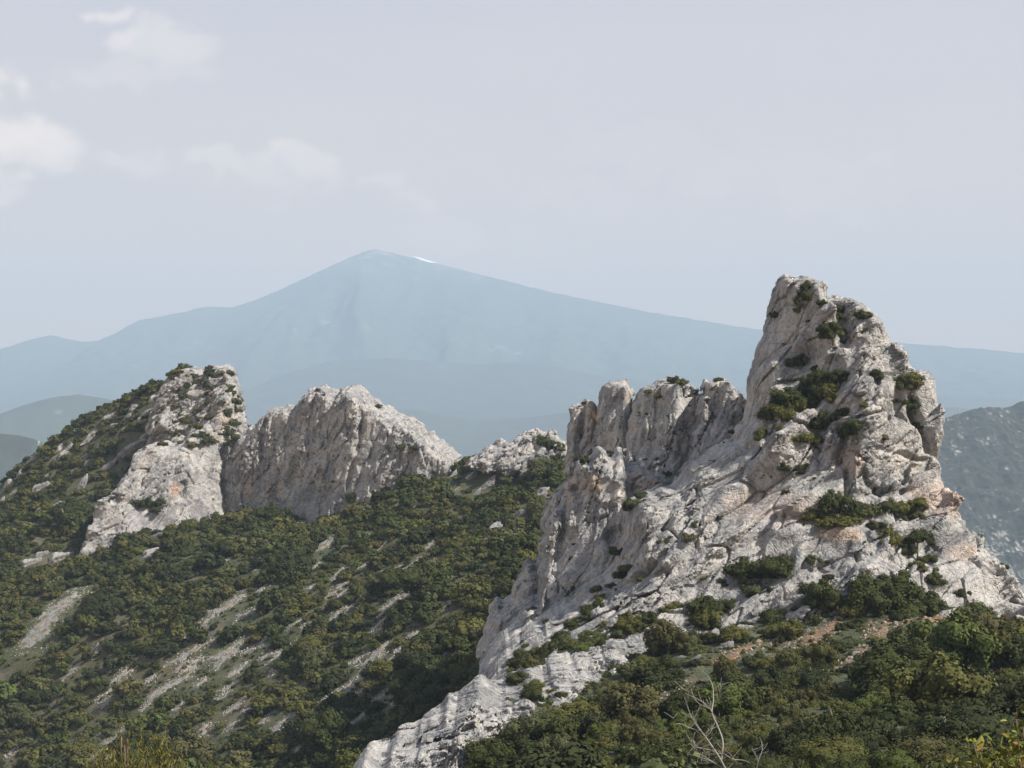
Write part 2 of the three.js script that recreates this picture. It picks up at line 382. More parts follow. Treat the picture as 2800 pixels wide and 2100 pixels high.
function carve(c, x, y, z) {                                           // what weather took away: metres, inwards positive
  const n = c.look;
  const wxp = fbm(x / 11, y / 11, z / 11, 2) * 2.2;
  const rough = mix(n.calm ?? 0.35, 1.35, sstep(-0.16, 0.22, fbm(x / 13 + 21, y / 13, z / 13, 3)));   // smooth slabs beside broken ground
  let d = n.lump * fbm(x / n.lumpSize, y / n.lumpSize, z / n.lumpSize, 3) * 2;
  const b = x * n.bed[0] + y * n.bed[1] + z * n.bed[2] + wxp;
  const s = b / n.bedSize + 0.5 * noise(x / 7, y / 7, z / 7), t = s - Math.floor(s);
  d += n.step * (t - sstep(0.0, 0.14, t)) * (0.55 + 0.45 * rough);
  const s2 = b / (n.bedSize * 0.31) + 0.7 * noise(x / 4 + 5, y / 4, z / 4), t2 = s2 - Math.floor(s2);
  d += n.step * 0.4 * (t2 - sstep(0.0, 0.22, t2)) * rough;
  if (n.flute) d += n.flute * (Math.abs(noise((x + wxp) / 1.7, y / 15, z / 1.7)) * 1.6 - 0.4 + 0.6 * noise(x / 0.8, y / 6, z / 0.8));
  // joint blocks, long along the bedding
  const a1 = x * n.u[0] + y * n.u[1] + z * n.u[2], a2 = x * n.v[0] + y * n.v[1] + z * n.v[2];
  worley((a1 + wxp) / n.block[0], (a2 + wxp * 0.6) / n.block[1], b / n.block[2]);
  d += n.crack * (1 - sstep(0.0, n.crackWide || 0.13, W.f2 - W.f1)) * (0.45 + 0.55 * rough) + n.jut * (((W.id >>> 5) & 255) / 255 - 0.5) * rough;
  worley(x / n.small + 31 + wxp * 0.4, y / (n.small * 0.7), z / n.small);
  d += rough * (n.chip * (((W.id >>> 7) & 255) / 255 - 0.5) + n.chip * 0.9 * (1 - sstep(0, 0.1, W.f2 - W.f1)));
  const f = Math.abs(noise(a1 / 2.6, a2 / 0.9, b / 0.8));                // fine fissures along the bedding
  d += rough * n.fine * (2.4 * (1 - sstep(0.0, 0.16, f)) + noise(x / 0.7, y / 0.7, z / 0.7));
  if (n.pits) {
    worley(x / 4.6 + 11, y / 5.2, z / 4.6);
    if (((W.id >>> 3) & 255) < n.pits) d = Math.max(d, 1.5 - W.f1 * 6.5 + (((W.id >>> 12) & 255) / 255) * 0.9);
  }
  return d;
}
function stainColor(c, x, y, z, out) {                                 // limestone: pale breaks, grey weathering film in runnels, ochre where it is fresh
  const base = c.tone || [0.405, 0.383, 0.350];
  let r = base[0], g = base[1], b = base[2];
  const n = fbm(x / 6, y / 6, z / 6, 4);
  const grey = sstep(-0.14, 0.26, n * 0.9 + 0.7 * fbm(x / 1.5 + 9, y / 8, z / 1.5, 3));
  r = mix(r, 0.20, grey * 0.8); g = mix(g, 0.199, grey * 0.8); b = mix(b, 0.195, grey * 0.8);
  const lichen = sstep(0.16, 0.34, fbm(x / 0.9 + 3, y / 0.9, z / 0.9, 3) + 0.25 * n);
  r = mix(r, 0.15, lichen * 0.6); g = mix(g, 0.15, lichen * 0.6); b = mix(b, 0.14, lichen * 0.6);
  const pink = sstep(0.1, 0.42, fbm(x / 9 + 40, y / 7, z / 9, 3)) * 0.22;
  r = mix(r, 0.46, pink); g = mix(g, 0.375, pink); b = mix(b, 0.31, pink);
  for (const s of c.stains || []) {
    const q = ((x - s.x) / s.rx) ** 2 + ((y - s.y) / s.ry) ** 2;
    if (q < 2) { const k = sstep(1.15, 0.25, q + 0.9 * fbm(x / 1.6, y / 3, z / 1.6, 3)) * s.k; r = mix(r, s.rgb[0], k); g = mix(g, s.rgb[1], k); b = mix(b, s.rgb[2], k); }
  }
  const m = 1 + 0.16 * noise(x / 1.1, y / 1.1, z / 1.1);
  out[0] = r * m; out[1] = g * m; out[2] = b * m;
}
function meshRock(rock) {
  const { c, x0, x1, y0, y1, zMin, zMax } = rock, h = c.cell, N = 8;
  let lowest = 1e9; for (let x = x0; x <= x1; x += 4) for (let w = zMin; w <= zMax; w += 4) lowest = Math.min(lowest, groundY(x, rock.depthOf(x) - w));
  const yb = Math.max(y0, lowest - 3);
  const bx = Math.ceil((x1 - x0) / h / N), by = Math.ceil((y1 - yb) / h / N), bz = Math.ceil((zMax - zMin) / h / N);
  const nx = bx * N + 1, ny = by * N + 1, nz = bz * N + 1, V = new Float32Array(nx * ny * nz).fill(NaN);
  const reach = h * N * 0.87 + (c.look.lump + c.look.step + c.look.crack + 1.3), I = (i, j, k) => (k * ny + j) * nx + i;
  const stains = c.stainsAt || []; c.stains = stains.map((s) => { const d = c.D + (c.slope || 0) * (s.px - 1400) ; return { ...s, x: wx(s.px, d), y: wy(s.py, d), rx: s.rx * d / FOC, ry: s.ry * d / FOC }; });
  const depth = new Float32Array(nx); for (let i = 0; i < nx; i++) depth[i] = rock.depthOf(x0 + i * h);
  for (let kb = 0; kb < bz; kb++) for (let jb = 0; jb < by; jb++) for (let ib = 0; ib < bx; ib++) {
    const cx = x0 + (ib + 0.5) * N * h, cy = yb + (jb + 0.5) * N * h, cw = zMin + (kb + 0.5) * N * h;
    const d0 = rock.base(cx, cy, cw);
    const top = cy + N * h, gy = groundY(cx, rock.depthOf(cx) - cw);
    const skip = Math.abs(d0) > reach * 1.35 || top < gy - 5;
    for (let k = kb * N; k <= kb * N + N; k++) for (let j = jb * N; j <= jb * N + N; j++) for (let i = ib * N; i <= ib * N + N; i++) {
      const q = I(i, j, k);
      if (skip) { if (V[q] !== V[q]) V[q] = d0 > 0 ? 9 : -9; continue; }
      if (V[q] === V[q] && Math.abs(V[q]) < 8.9) continue;
      const x = x0 + i * h, y = yb + j * h, w = zMin + k * h, b = rock.base(x, y, w);
      V[q] = Math.abs(b) > reach ? clamp(b, -8, 8) : b + carve(c, x, y, -depth[i] + w) * mix(c.rimCarve ?? 0.4, 1, sstep(0, 3, rock.rim(x, y)));
    }
  }
  const cellV = new Int32Array(nx * ny * nz).fill(-1), pos = [], nor = [], quads = [];
  for (let k = 0; k < nz - 1; k++) for (let j = 0; j < ny - 1; j++) for (let i = 0; i < nx - 1; i++) {
    const q = I(i, j, k), ox = 1, oy = nx, oz = nx * ny;
    const v0 = V[q], v1 = V[q + ox], v2 = V[q + oy], v3 = V[q + ox + oy], v4 = V[q + oz], v5 = V[q + ox + oz], v6 = V[q + oy + oz], v7 = V[q + ox + oy + oz];
    const m = (v0 < 0) + (v1 < 0) + (v2 < 0) + (v3 < 0) + (v4 < 0) + (v5 < 0) + (v6 < 0) + (v7 < 0);
    if (m === 0 || m === 8) continue;
    let sx = 0, sy = 0, sz = 0, cnt = 0;
    const edge = (a, b, ax, ay, az, ux, uy, uz) => { if ((a < 0) !== (b < 0)) { const t = a / (a - b); sx += ax + ux * t; sy += ay + uy * t; sz += az + uz * t; cnt++; } };
    edge(v0, v1, 0, 0, 0, 1, 0, 0); edge(v2, v3, 0, 1, 0, 1, 0, 0); edge(v4, v5, 0, 0, 1, 1, 0, 0); edge(v6, v7, 0, 1, 1, 1, 0, 0);
    edge(v0, v2, 0, 0, 0, 0, 1, 0); edge(v1, v3, 1, 0, 0, 0, 1, 0); edge(v4, v6, 0, 0, 1, 0, 1, 0); edge(v5, v7, 1, 0, 1, 0, 1, 0);
    edge(v0, v4, 0, 0, 0, 0, 0, 1); edge(v1, v5, 1, 0, 0, 0, 0, 1); edge(v2, v6, 0, 1, 0, 0, 0, 1); edge(v3, v7, 1, 1, 0, 0, 0, 1);
    const gx = v1 - v0 + v3 - v2 + v5 - v4 + v7 - v6, gy = v2 - v0 + v3 - v1 + v6 - v4 + v7 - v5, gz = v4 - v0 + v5 - v1 + v6 - v2 + v7 - v3, gl = Math.hypot(gx, gy, gz) || 1;
    const fx = i + sx / cnt, x = x0 + fx * h;
    cellV[q] = pos.length / 3;
    pos.push(x, yb + (j + sy / cnt) * h, -rock.depthOf(x) + zMin + (k + sz / cnt) * h); nor.push(gx / gl, gy / gl, gz / gl);
  }
  const sunk = (q) => pos[q * 3 + 1] < groundY(pos[q * 3], -pos[q * 3 + 2]) - 2.2;
  const quad = (a, b, c2, d, flip) => { if (a < 0 || b < 0 || c2 < 0 || d < 0 || (sunk(a) && sunk(c2))) return; flip ? quads.push(a, d, c2, b) : quads.push(a, b, c2, d); };
  for (let k = 1; k < nz - 1; k++) for (let j = 1; j < ny - 1; j++) for (let i = 1; i < nx - 1; i++) {
    const q = I(i, j, k), s = V[q] < 0, ox = 1, oy = nx, oz = nx * ny;
    if ((V[q + ox] < 0) !== s) quad(cellV[q - oy - oz], cellV[q - oz], cellV[q], cellV[q - oy], !s);
    if ((V[q + oy] < 0) !== s) quad(cellV[q - ox - oz], cellV[q - ox], cellV[q], cellV[q - oz], !s);
    if ((V[q + oz] < 0) !== s) quad(cellV[q - ox - oy], cellV[q - oy], cellV[q], cellV[q - ox], !s);
  }
  // crumbs that hang free of the main body are left out
  const root = new Int32Array(pos.length / 3).map((_, i) => i), find = (a) => { while (root[a] !== a) a = root[a] = root[root[a]]; return a; };
  for (let q = 0; q < quads.length; q += 4) { const a = find(quads[q]); for (let e = 1; e < 4; e++) root[find(quads[q + e])] = a; }
  const count = new Map(); for (let q = 0; q < quads.length; q += 4) { const a = find(quads[q]); count.set(a, (count.get(a) || 0) + 1); }
  const most = Math.max(...count.values());
  // box-mapped uv in metres: a vertex is doubled where the mapping plane changes
  const map = new Map(), P = [], Nn = [], U = [], C = [], idx = [], rgb = [0, 0, 0];
  for (let t = 0; t < quads.length; t += 4) {
    if (count.get(find(quads[t])) < most * 0.3) continue;
    const f = [0, 1, 2, 3].map((e) => quads[t + e]);
    let ax = 0, ay = 0, az = 0; for (const v of f) { ax += nor[v * 3]; ay += nor[v * 3 + 1]; az += nor[v * 3 + 2]; }
    ax = Math.abs(ax); ay = Math.abs(ay); az = Math.abs(az);
    const axis = ax > ay && ax > az ? 0 : ay > az ? 1 : 2;
    const o = f.map((v) => {
      const key = v * 3 + axis; let n = map.get(key);
      if (n === undefined) {
        n = P.length / 3; map.set(key, n);
        const x = pos[v * 3], y = pos[v * 3 + 1], z = pos[v * 3 + 2];
        P.push(x, y, z); Nn.push(nor[v * 3], nor[v * 3 + 1], nor[v * 3 + 2]);
        axis === 0 ? U.push(z, y) : axis === 1 ? U.push(x, z) : U.push(x, y);
        stainColor(c, x, y, z, rgb); C.push(rgb[0], rgb[1], rgb[2]);
      }
      return n;
    });
    idx.push(o[0], o[1], o[2], o[0], o[2], o[3]);
  }
  const g = new THREE.BufferGeometry();
  g.setAttribute('position', new THREE.Float32BufferAttribute(P, 3)); g.setAttribute('normal', new THREE.Float32BufferAttribute(Nn, 3));
  g.setAttribute('uv', new THREE.Float32BufferAttribute(U, 2)); g.setAttribute('color', new THREE.Float32BufferAttribute(C, 3));
  g.setIndex(idx);
  console.log(c.name, 'triangles', idx.length / 3, 'grid', nx, ny, nz);
  const m = add(new THREE.Mesh(g, rockMat), c.name);
  tag(m, c.label, c.category || 'rock', c.group);
  return m;
}
// how the rock is built: bedding direction, size of the joint blocks and of the chips
const diag = { bed: [0.62, -0.70, 0.35], u: [0.72, 0.68, 0.1], v: [0.2, -0.15, 0.96] };
const upright = { bed: [0.90, -0.30, 0.30], u: [0.3, 0.95, 0.05], v: [-0.3, 0.05, 0.95] };
const LOOK = {
  massif: { ...diag, lump: 0.32, lumpSize: 12, step: 1.15, bedSize: 5.4, block: [10, 5.4, 4.2], crack: 1.15, crackWide: 0.06, jut: 0.7, small: 1.9, chip: 0.26, fine: 0.10, pits: 30, calm: 0.18 },
  fin: { ...upright, lump: 0.35, lumpSize: 7, step: 0.75, bedSize: 4.2, block: [9, 4.2, 3.2], crack: 1.0, crackWide: 0.07, jut: 0.6, small: 1.7, chip: 0.26, fine: 0.09, flute: 0.06, pits: 38, calm: 0.3 },
  wall: { ...upright, lump: 0.8, lumpSize: 9, step: 0.4, bedSize: 6, block: [10, 4, 3], crack: 1.0, crackWide: 0.1, jut: 0.8, small: 2.0, chip: 0.5, fine: 0.16, flute: 0.42, pits: 110, calm: 0.5 },
  crag: { ...diag, lump: 1.0, lumpSize: 7, step: 1.5, bedSize: 4.5, block: [5.5, 3.2, 2.6], crack: 1.2, crackWide: 0.13, jut: 1.7, small: 1.9, chip: 0.5, fine: 0.16, pits: 30, calm: 0.7 },
  knobs: { ...diag, lump: 0.7, lumpSize: 6, step: 0.8, bedSize: 3.6, block: [4.6, 3.2, 2.8], crack: 0.8, crackWide: 0.09, jut: 0.75, small: 1.4, chip: 0.32, fine: 0.12, pits: 30, calm: 0.45 },
};
const OCHRE = [0.44, 0.29, 0.17], ROSE = [0.48, 0.37, 0.295];

/* ------------------------------------------------------------- the rocks */
const massif = defineRock({
  name: 'rock_peak', label: 'tallest limestone peak with twin summit and broad slabs below, shrubs on its ledges', category: 'rock peak', D: 255, cell: 0.215, keen: 0.3, look: LOOK.massif,
  outline: [[2146, 762], [2158, 757], [2172, 760], [2187, 762], [2203, 757], [2222, 760], [2247, 775], [2253, 797], [2259, 817], [2269, 833], [2282, 820], [2301, 811], [2326, 814], [2339, 827], [2358, 842], [2380, 858], [2402, 877], [2407, 909], [2415, 934], [2434, 956], [2443, 978], [2465, 1001], [2484, 1013], [2503, 1010], [2516, 1032], [2522, 1054], [2535, 1096], [2543, 1120], [2545, 1186], [2540, 1236], [2538, 1291], [2560, 1350], [2576, 1392], [2621, 1456], [2659, 1485], [2692, 1527], [2747, 1574], [2785, 1616], [2830, 1680], [2960, 1800], [3000, 1950],
    [1300, 1950], [1345, 1850], [1400, 1800], [1480, 1740], [1560, 1680], [1650, 1604], [1695, 1560], [1712, 1500], [1720, 1420], [1740, 1380], [1790, 1352], [1850, 1340], [1872, 1310], [1905, 1265], [1960, 1235], [2019, 1206], [2047, 1149], [2055, 1115], [2064, 1094], [2060, 1070], [2063, 1042], [2076, 994], [2089, 953], [2104, 909], [2111, 865], [2127, 827], [2131, 801]],
  lean: [[757, 0], [900, 1.5], [1100, 4], [1300, 7.5], [1450, 12], [1600, 19], [1700, 25], [1950, 44]], thick: 11, back: 6, rim: 2.8, floor: 9.5, jag: 0.4,
  ridges: [
    { pts: [[2215, 770, 1.4], [2240, 850, 2.7], [2262, 940, 4.1], [2290, 1010, 4.1]], kl: 1.5, kr: 0.8 },
    { pts: [[2318, 822, 2], [2345, 900, 4.1], [2375, 970, 5.4], [2395, 1060, 6.8]], kl: 1.3, kr: 0.75 },
    { pts: [[2312, 995, 6.8], [2302, 1080, 8.1], [2288, 1190, 8.1], [2265, 1320, 6.8]], kl: 1.4, kr: 0.14 },
    { pts: [[2478, 1030, 2.7], [2500, 1150, 5.4], [2524, 1260, 6.8]], kl: 0.25, kr: 1.3 },
    { pts: [[2244, 1250, 5.4], [2140, 1330, 6.8], [2000, 1420, 6.8], [1860, 1530, 5.4], [1740, 1620, 4.1], [1600, 1740, 2.7]], kl: 1.5, kr: -0.02 },
    { pts: [[2210, 1470, 2.7], [2080, 1540, 4.7], [1940, 1610, 4.7], [1790, 1690, 4.1]], kl: 0.8, kr: 0.10 },
    { pts: [[2100, 1170, 4.1], [2040, 1260, 4.7], [1960, 1330, 4.1], [1880, 1420, 4.1], [1810, 1510, 4.1]], kl: 1.2, kr: 0.4 },
    { pts: [[2540, 1340, 2.7], [2610, 1480, 4.1], [2700, 1600, 4.1]], kl: 0.12, kr: 0.9 },
    { pts: [[2330, 1420, 2.7], [2320, 1540, 4.1], [2300, 1650, 2.7]], kl: 0.3, kr: 0.2 },
    { pts: [[1790, 1365, 0], [1770, 1450, 1.4], [1760, 1540, 0]], kl: 0.6, kr: 0.9 },
  ],
  ledges: [
    { pts: [[2078, 1150], [2150, 1110], [2220, 1075], [2320, 1005]], step: 3.6, soft: 2.2 },
    { pts: [[2230, 1395], [2330, 1400], [2430, 1385], [2550, 1375]], step: 2.6, soft: 1.6 },
    { pts: [[2240, 1480], [2400, 1495], [2540, 1490]], step: 2.0, soft: 1.6 },
    { pts: [[2000, 1570], [2100, 1545], [2190, 1510]], step: 2.4, soft: 1.6 },
    { pts: [[2170, 1590], [2350, 1570], [2520, 1580]], step: 2.2, soft: 2 },
  ],
  clefts: [
    { pts: [[2250, 1150], [2246, 1260], [2248, 1370]], wide: 0.9, deep: 3 }, { pts: [[2424, 1095], [2440, 1150], [2480, 1220], [2532, 1275]], wide: 0.8, deep: 3 },
    { pts: [[2255, 1345], [2330, 1325], [2400, 1335], [2480, 1300]], wide: 0.8, deep: 1.8 }, { pts: [[2300, 1208], [2400, 1235], [2470, 1250]], wide: 0.4, deep: 1.0 }, { pts: [[2275, 1250], [2300, 1310], [2360, 1340]], wide: 0.5, deep: 1.3 },
    { pts: [[2270, 825], [2272, 890], [2288, 970]], wide: 1.5, deep: 4 }, { pts: [[2060, 1395], [2130, 1392], [2200, 1385]], wide: 0.8, deep: 1.6 },
    { pts: [[1730, 1430], [1735, 1500], [1725, 1545]], wide: 2.2, deep: 3.5 }, { pts: [[1960, 1250], [1930, 1330], [1860, 1430]], wide: 1.0, deep: 1.5 }, { pts: [[1905, 1520], [1990, 1470], [2060, 1430]], wide: 0.5, deep: 0.9 },
    { pts: [[2395, 1060], [2380, 1100], [2390, 1140]], wide: 0.6, deep: 1.2 }, { pts: [[2335, 1560], [2332, 1470], [2340, 1420]], wide: 0.6, deep: 1.3 }, { pts: [[2590, 1590], [2570, 1520], [2560, 1460]], wide: 0.4, deep: 0.9 },
  ],
  stainsAt: [{ px: 2460, py: 1330, rx: 90, ry: 45, k: 0.75, rgb: ROSE }, { px: 2530, py: 1265, rx: 25, ry: 30, k: 0.8, rgb: OCHRE }, { px: 2475, py: 1450, rx: 50, ry: 25, k: 0.6, rgb: ROSE }, { px: 2220, py: 1240, rx: 35, ry: 40, k: 0.55, rgb: ROSE }, { px: 2050, py: 1350, rx: 140, ry: 45, k: 0.4, rgb: ROSE }, { px: 2180, py: 1405, rx: 60, ry: 20, k: 0.5, rgb: OCHRE }],
});
const finLook = { cell: 0.28, look: LOOK.fin, group: 'limestone fins beside the tallest peak', category: 'rock fin', rim: 0.9, back: 5, floor: 7, keen: 0.3, rimCarve: 0.8, jag: 0.8 };
defineRock({ ...finLook, name: 'rock_fin', label: 'short thin slit blade at the outer end of the row of fins', D: 302, thick: 3, lean: [[1097, 0], [1320, 3], [1600, 10]],
  outline: [[1556, 1146], [1563, 1122], [1578, 1106], [1592, 1099], [1606, 1098], [1627, 1106], [1640, 1122], [1650, 1200], [1655, 1420], [1540, 1420], [1548, 1310], [1553, 1225]],
  ridges: [{ pts: [[1618, 1105, 2], [1612, 1200, 2], [1600, 1320, 2]], kl: 1.0, kr: 1.0 }], clefts: [{ pts: [[1602, 1095], [1590, 1160], [1572, 1300]], wide: 0.6, deep: 3 }],
  stainsAt: [{ px: 1620, py: 1150, rx: 16, ry: 60, k: 0.7, rgb: OCHRE }] });
defineRock({ ...finLook, name: 'rock_fin', label: 'rounded thumb-shaped rock fin between the slit blade and the broad fin', D: 298, thick: 6.5, lean: [[1045, 0], [1250, 3], [1500, 9]],
  outline: [[1637, 1120], [1646, 1080], [1658, 1056], [1677, 1045], [1703, 1047], [1722, 1060], [1731, 1082], [1730, 1111], [1735, 1200], [1745, 1400], [1600, 1400], [1618, 1250]],
  ridges: [{ pts: [[1704, 1052, 2], [1700, 1130, 3], [1690, 1260, 4]], kl: 1.25, kr: 1.2 }], clefts: [{ pts: [[1688, 1040], [1682, 1140], [1664, 1250]], wide: 0.45, deep: 1.1 }, { pts: [[1660, 1060], [1652, 1160], [1640, 1260]], wide: 0.5, deep: 0.8 }], stainsAt: [{ px: 1712, py: 1090, rx: 20, ry: 60, k: 0.35, rgb: ROSE }] });
defineRock({ ...finLook, name: 'rock_fin', label: 'broadest flat-topped rock fin with shrubs on its crown, half lit half shaded', D: 290, thick: 9, lean: [[1035, 0], [1200, 2.5], [1320, 6], [1600, 18]],
  outline: [[1732, 1104], [1747, 1080], [1766, 1061], [1785, 1049], [1804, 1040], [1842, 1038], [1877, 1046], [1899, 1054], [1915, 1073], [1922, 1110], [1915, 1200], [1930, 1450], [1640, 1450], [1690, 1300], [1715, 1200]],
  ridges: [{ pts: [[1838, 1050, 3], [1836, 1130, 4], [1834, 1220, 5], [1800, 1310, 6]], kl: 1.15, kr: 0.9 }, { pts: [[1768, 1070, -3], [1760, 1160, -2], [1748, 1270, -1]], kl: 1.1, kr: 0.2 }], clefts: [{ pts: [[1796, 1040], [1788, 1150], [1764, 1290]], wide: 0.5, deep: 1.3 }, { pts: [[1874, 1050], [1864, 1180], [1840, 1290]], wide: 0.4, deep: 0.8 }, { pts: [[1750, 1085], [1742, 1180], [1722, 1290]], wide: 0.45, deep: 1.0 }],
  stainsAt: [{ px: 1870, py: 1200, rx: 40, ry: 120, k: 0.35, rgb: ROSE }] });
defineRock({ ...finLook, name: 'rock_fin', label: 'pointed rock fin nearest the tallest peak with a dark slanting face', D: 280, thick: 9, lean: [[1031, 0], [1160, 2], [1300, 6], [1500, 14]],
  outline: [[1916, 1085], [1926, 1068], [1937, 1047], [1949, 1036], [1968, 1032], [1987, 1043], [2006, 1067], [2025, 1092], [2044, 1121], [2054, 1149], [2060, 1250], [2080, 1420], [1780, 1420], [1850, 1310], [1890, 1200]],
  ridges: [{ pts: [[1985, 1048, 2], [1992, 1110, 3], [1968, 1175, 4.5], [1930, 1240, 6], [1880, 1330, 7]], kl: 1.25, kr: 0.6 }], clefts: [{ pts: [[1940, 1045], [1944, 1120], [1916, 1220]], wide: 0.4, deep: 0.9 }, { pts: [[2018, 1090], [2004, 1180], [1975, 1260]], wide: 0.4, deep: 0.9 }],
  stainsAt: [{ px: 2010, py: 1080, rx: 20, ry: 25, k: 0.5, rgb: OCHRE }, { px: 1995, py: 1165, rx: 35, ry: 20, k: 0.4, rgb: OCHRE }] });
defineRock({ ...finLook, name: 'rock_fin', label: 'tallest smooth grey fin with knobbly crest in front of the row of fins', D: 271, thick: 10, lean: [[1230, 0], [1400, 2.5], [1550, 6], [1680, 10], [1860, 18]], cell: 0.26, rim: 1.6,
  outline: [[1340, 1830], [1386, 1728], [1427, 1668], [1468, 1618], [1482, 1548], [1492, 1453], [1503, 1392], [1522, 1379], [1535, 1329], [1555, 1318], [1568, 1330], [1579, 1265], [1601, 1261], [1620, 1242], [1639, 1231], [1658, 1240], [1668, 1252], [1678, 1238], [1690, 1232], [1709, 1233], [1716, 1278], [1734, 1267], [1763, 1282], [1788, 1302], [1835, 1352], [1850, 1440], [1800, 1560], [1700, 1700], [1560, 1880], [1340, 1880]],
  ridges: [{ pts: [[1652, 1240, 1.5], [1668, 1300, 3.5], [1688, 1430, 5]], kl: 1.1, kr: 1.0 }, { pts: [[1642, 1470, 4], [1626, 1580, 5.5], [1592, 1680, 6], [1540, 1770, 6]], kl: 1.1, kr: 0.5 }, { pts: [[1524, 1385, -3], [1512, 1480, -3], [1494, 1600, -2], [1440, 1710, -1]], kl: 1.1, kr: 0.1 }, { pts: [[1765, 1290, 1], [1790, 1360, 2], [1770, 1430, 2]], kl: 0.3, kr: 0.5 }],
  clefts: [{ pts: [[1545, 1330], [1538, 1450], [1525, 1540]], wide: 0.8, deep: 2.6 }, { pts: [[1672, 1235], [1668, 1290], [1660, 1340]], wide: 0.6, deep: 1.2 }, { pts: [[1715, 1425], [1680, 1435], [1645, 1465]], wide: 0.7, deep: 1.4 }, { pts: [[1712, 1240], [1715, 1330], [1716, 1400]], wide: 0.7, deep: 2 }, { pts: [[1480, 1620], [1450, 1700], [1400, 1790]], wide: 0.6, deep: 1.5 }],
  stainsAt: [{ px: 1560, py: 1330, rx: 22, ry: 30, k: 0.8, rgb: ROSE }, { px: 1700, py: 1450, rx: 32, ry: 35, k: 0.85, rgb: OCHRE }, { px: 1615, py: 1310, rx: 25, ry: 30, k: 0.4, rgb: OCHRE }, { px: 1580, py: 1620, rx: 20, ry: 70, k: 0.5, rgb: OCHRE }, { px: 1740, py: 1310, rx: 50, ry: 40, k: 0.5, rgb: ROSE }] });
defineRock({ name: 'rock_outcrop', label: 'low jagged outcrop at the foot of the tallest grey fin', category: 'rock outcrop', D: 274, cell: 0.3, look: LOOK.knobs, thick: 3, lean: [[1530, 0], [1700, 6], [1800, 11]], rim: 3, back: 4,
  outline: [[1300, 1820], [1328, 1725], [1345, 1662], [1362, 1640], [1370, 1660], [1400, 1622], [1418, 1570], [1432, 1540], [1448, 1530], [1466, 1545], [1480, 1480], [1492, 1470], [1500, 1600], [1470, 1760], [1400, 1830]],
  ridges: [{ pts: [[1450, 1535, 1], [1430, 1620, 2], [1380, 1720, 3]], kl: 0.6, kr: 0.5 }] });
// the crest of the near spur
defineRock({ name: 'rock_spur', label: 'pale pitted rock crest running down the near spur below the fins', category: 'rock outcrop', D: 201, slope: 0.074, cell: 0.2, look: LOOK.knobs, thick: 14, lean: [[1700, 0], [1800, 4], [1900, 11], [2000, 20], [2160, 34]], rim: 3, back: 3.5, floor: 3,
  outline: [[900, 2190], [956, 2104], [1023, 2034], [1070, 2017], [1092, 1988], [1137, 1978], [1181, 1946], [1200, 1940], [1225, 1903], [1257, 1883], [1285, 1867], [1305, 1850], [1320, 1846], [1339, 1860], [1370, 1862], [1400, 1842], [1419, 1829], [1451, 1812], [1485, 1822], [1508, 1798], [1571, 1781], [1653, 1737], [1675, 1718], [1704, 1714], [1718, 1742], [1740, 1722], [1758, 1708], [1790, 1740], [1830, 1800], [1800, 1890], [1732, 1930], [1663, 1965], [1577, 2010], [1500, 2050], [1447, 2060], [1400, 2090], [1385, 2130], [1335, 2230], [1250, 2300], [900, 2300]],
  ridges: [{ pts: [[1698, 1718, 1], [1640, 1790, 3], [1560, 1860, 3], [1480, 1920, 2]], kl: 0.35, kr: 0.25 }, { pts: [[1330, 1850, 2], [1290, 1930, 3], [1270, 2000, 4], [1200, 2090, 4]], kl: 0.5, kr: 0.4 }, { pts: [[1100, 1990, 1], [1060, 2060, 2], [1000, 2120, 2]], kl: 0.5, kr: 0.4 }, { pts: [[1460, 1815, 1], [1440, 1880, 2], [1400, 1960, 2]], kl: 0.4, kr: 0.4 }],
  clefts: [{ pts: [[1180, 2005], [1270, 1990], [1340, 2000]], wide: 0.7, deep: 1.6 }, { pts: [[1380, 1870], [1400, 1920], [1390, 1980]], wide: 0.8, deep: 1.6 }, { pts: [[1692, 1780], [1694, 1840]], wide: 0.4, deep: 0.9 }, { pts: [[1130, 2060], [1160, 2110], [1150, 2150]], wide: 1.2, deep: 2.2 }, { pts: [[1560, 1830], [1568, 1870], [1575, 1900]], wide: 0.4, deep: 0.9 }],
  stainsAt: [{ px: 1380, py: 1985, rx: 30, ry: 50, k: 0.5, rgb: OCHRE }] });
// the ridge behind
defineRock({ name: 'rock_bluff', label: 'blunt crag at the top of the scrubby ridge with a sheer lit edge', category: 'rock bluff', D: 540, cell: 0.42, look: LOOK.crag, thick: 7, lean: [[1000, 0], [1150, 5], [1250, 10], [1450, 26]], rim: 3.2, back: 9, fine: 0.6,
  outline: [[430, 1075], [465, 1026], [490, 1010], [506, 1005], [544, 1008], [585, 1006], [608, 1001], [636, 1005], [645, 1045], [655, 1066], [661, 1127], [664, 1180], [680, 1300], [700, 1440], [440, 1440], [455, 1260], [400, 1180]],
  ridges: [{ pts: [[622, 1010, 3], [618, 1100, 5], [600, 1200, 6], [585, 1300, 5]], kl: 0.45, kr: 0.55 }, { pts: [[520, 1010, 1], [500, 1090, 2], [470, 1170, 2]], kl: 0.2, kr: 0.3 }],
  stainsAt: [{ px: 640, py: 1160, rx: 25, ry: 60, k: 0.4, rgb: ROSE }] });
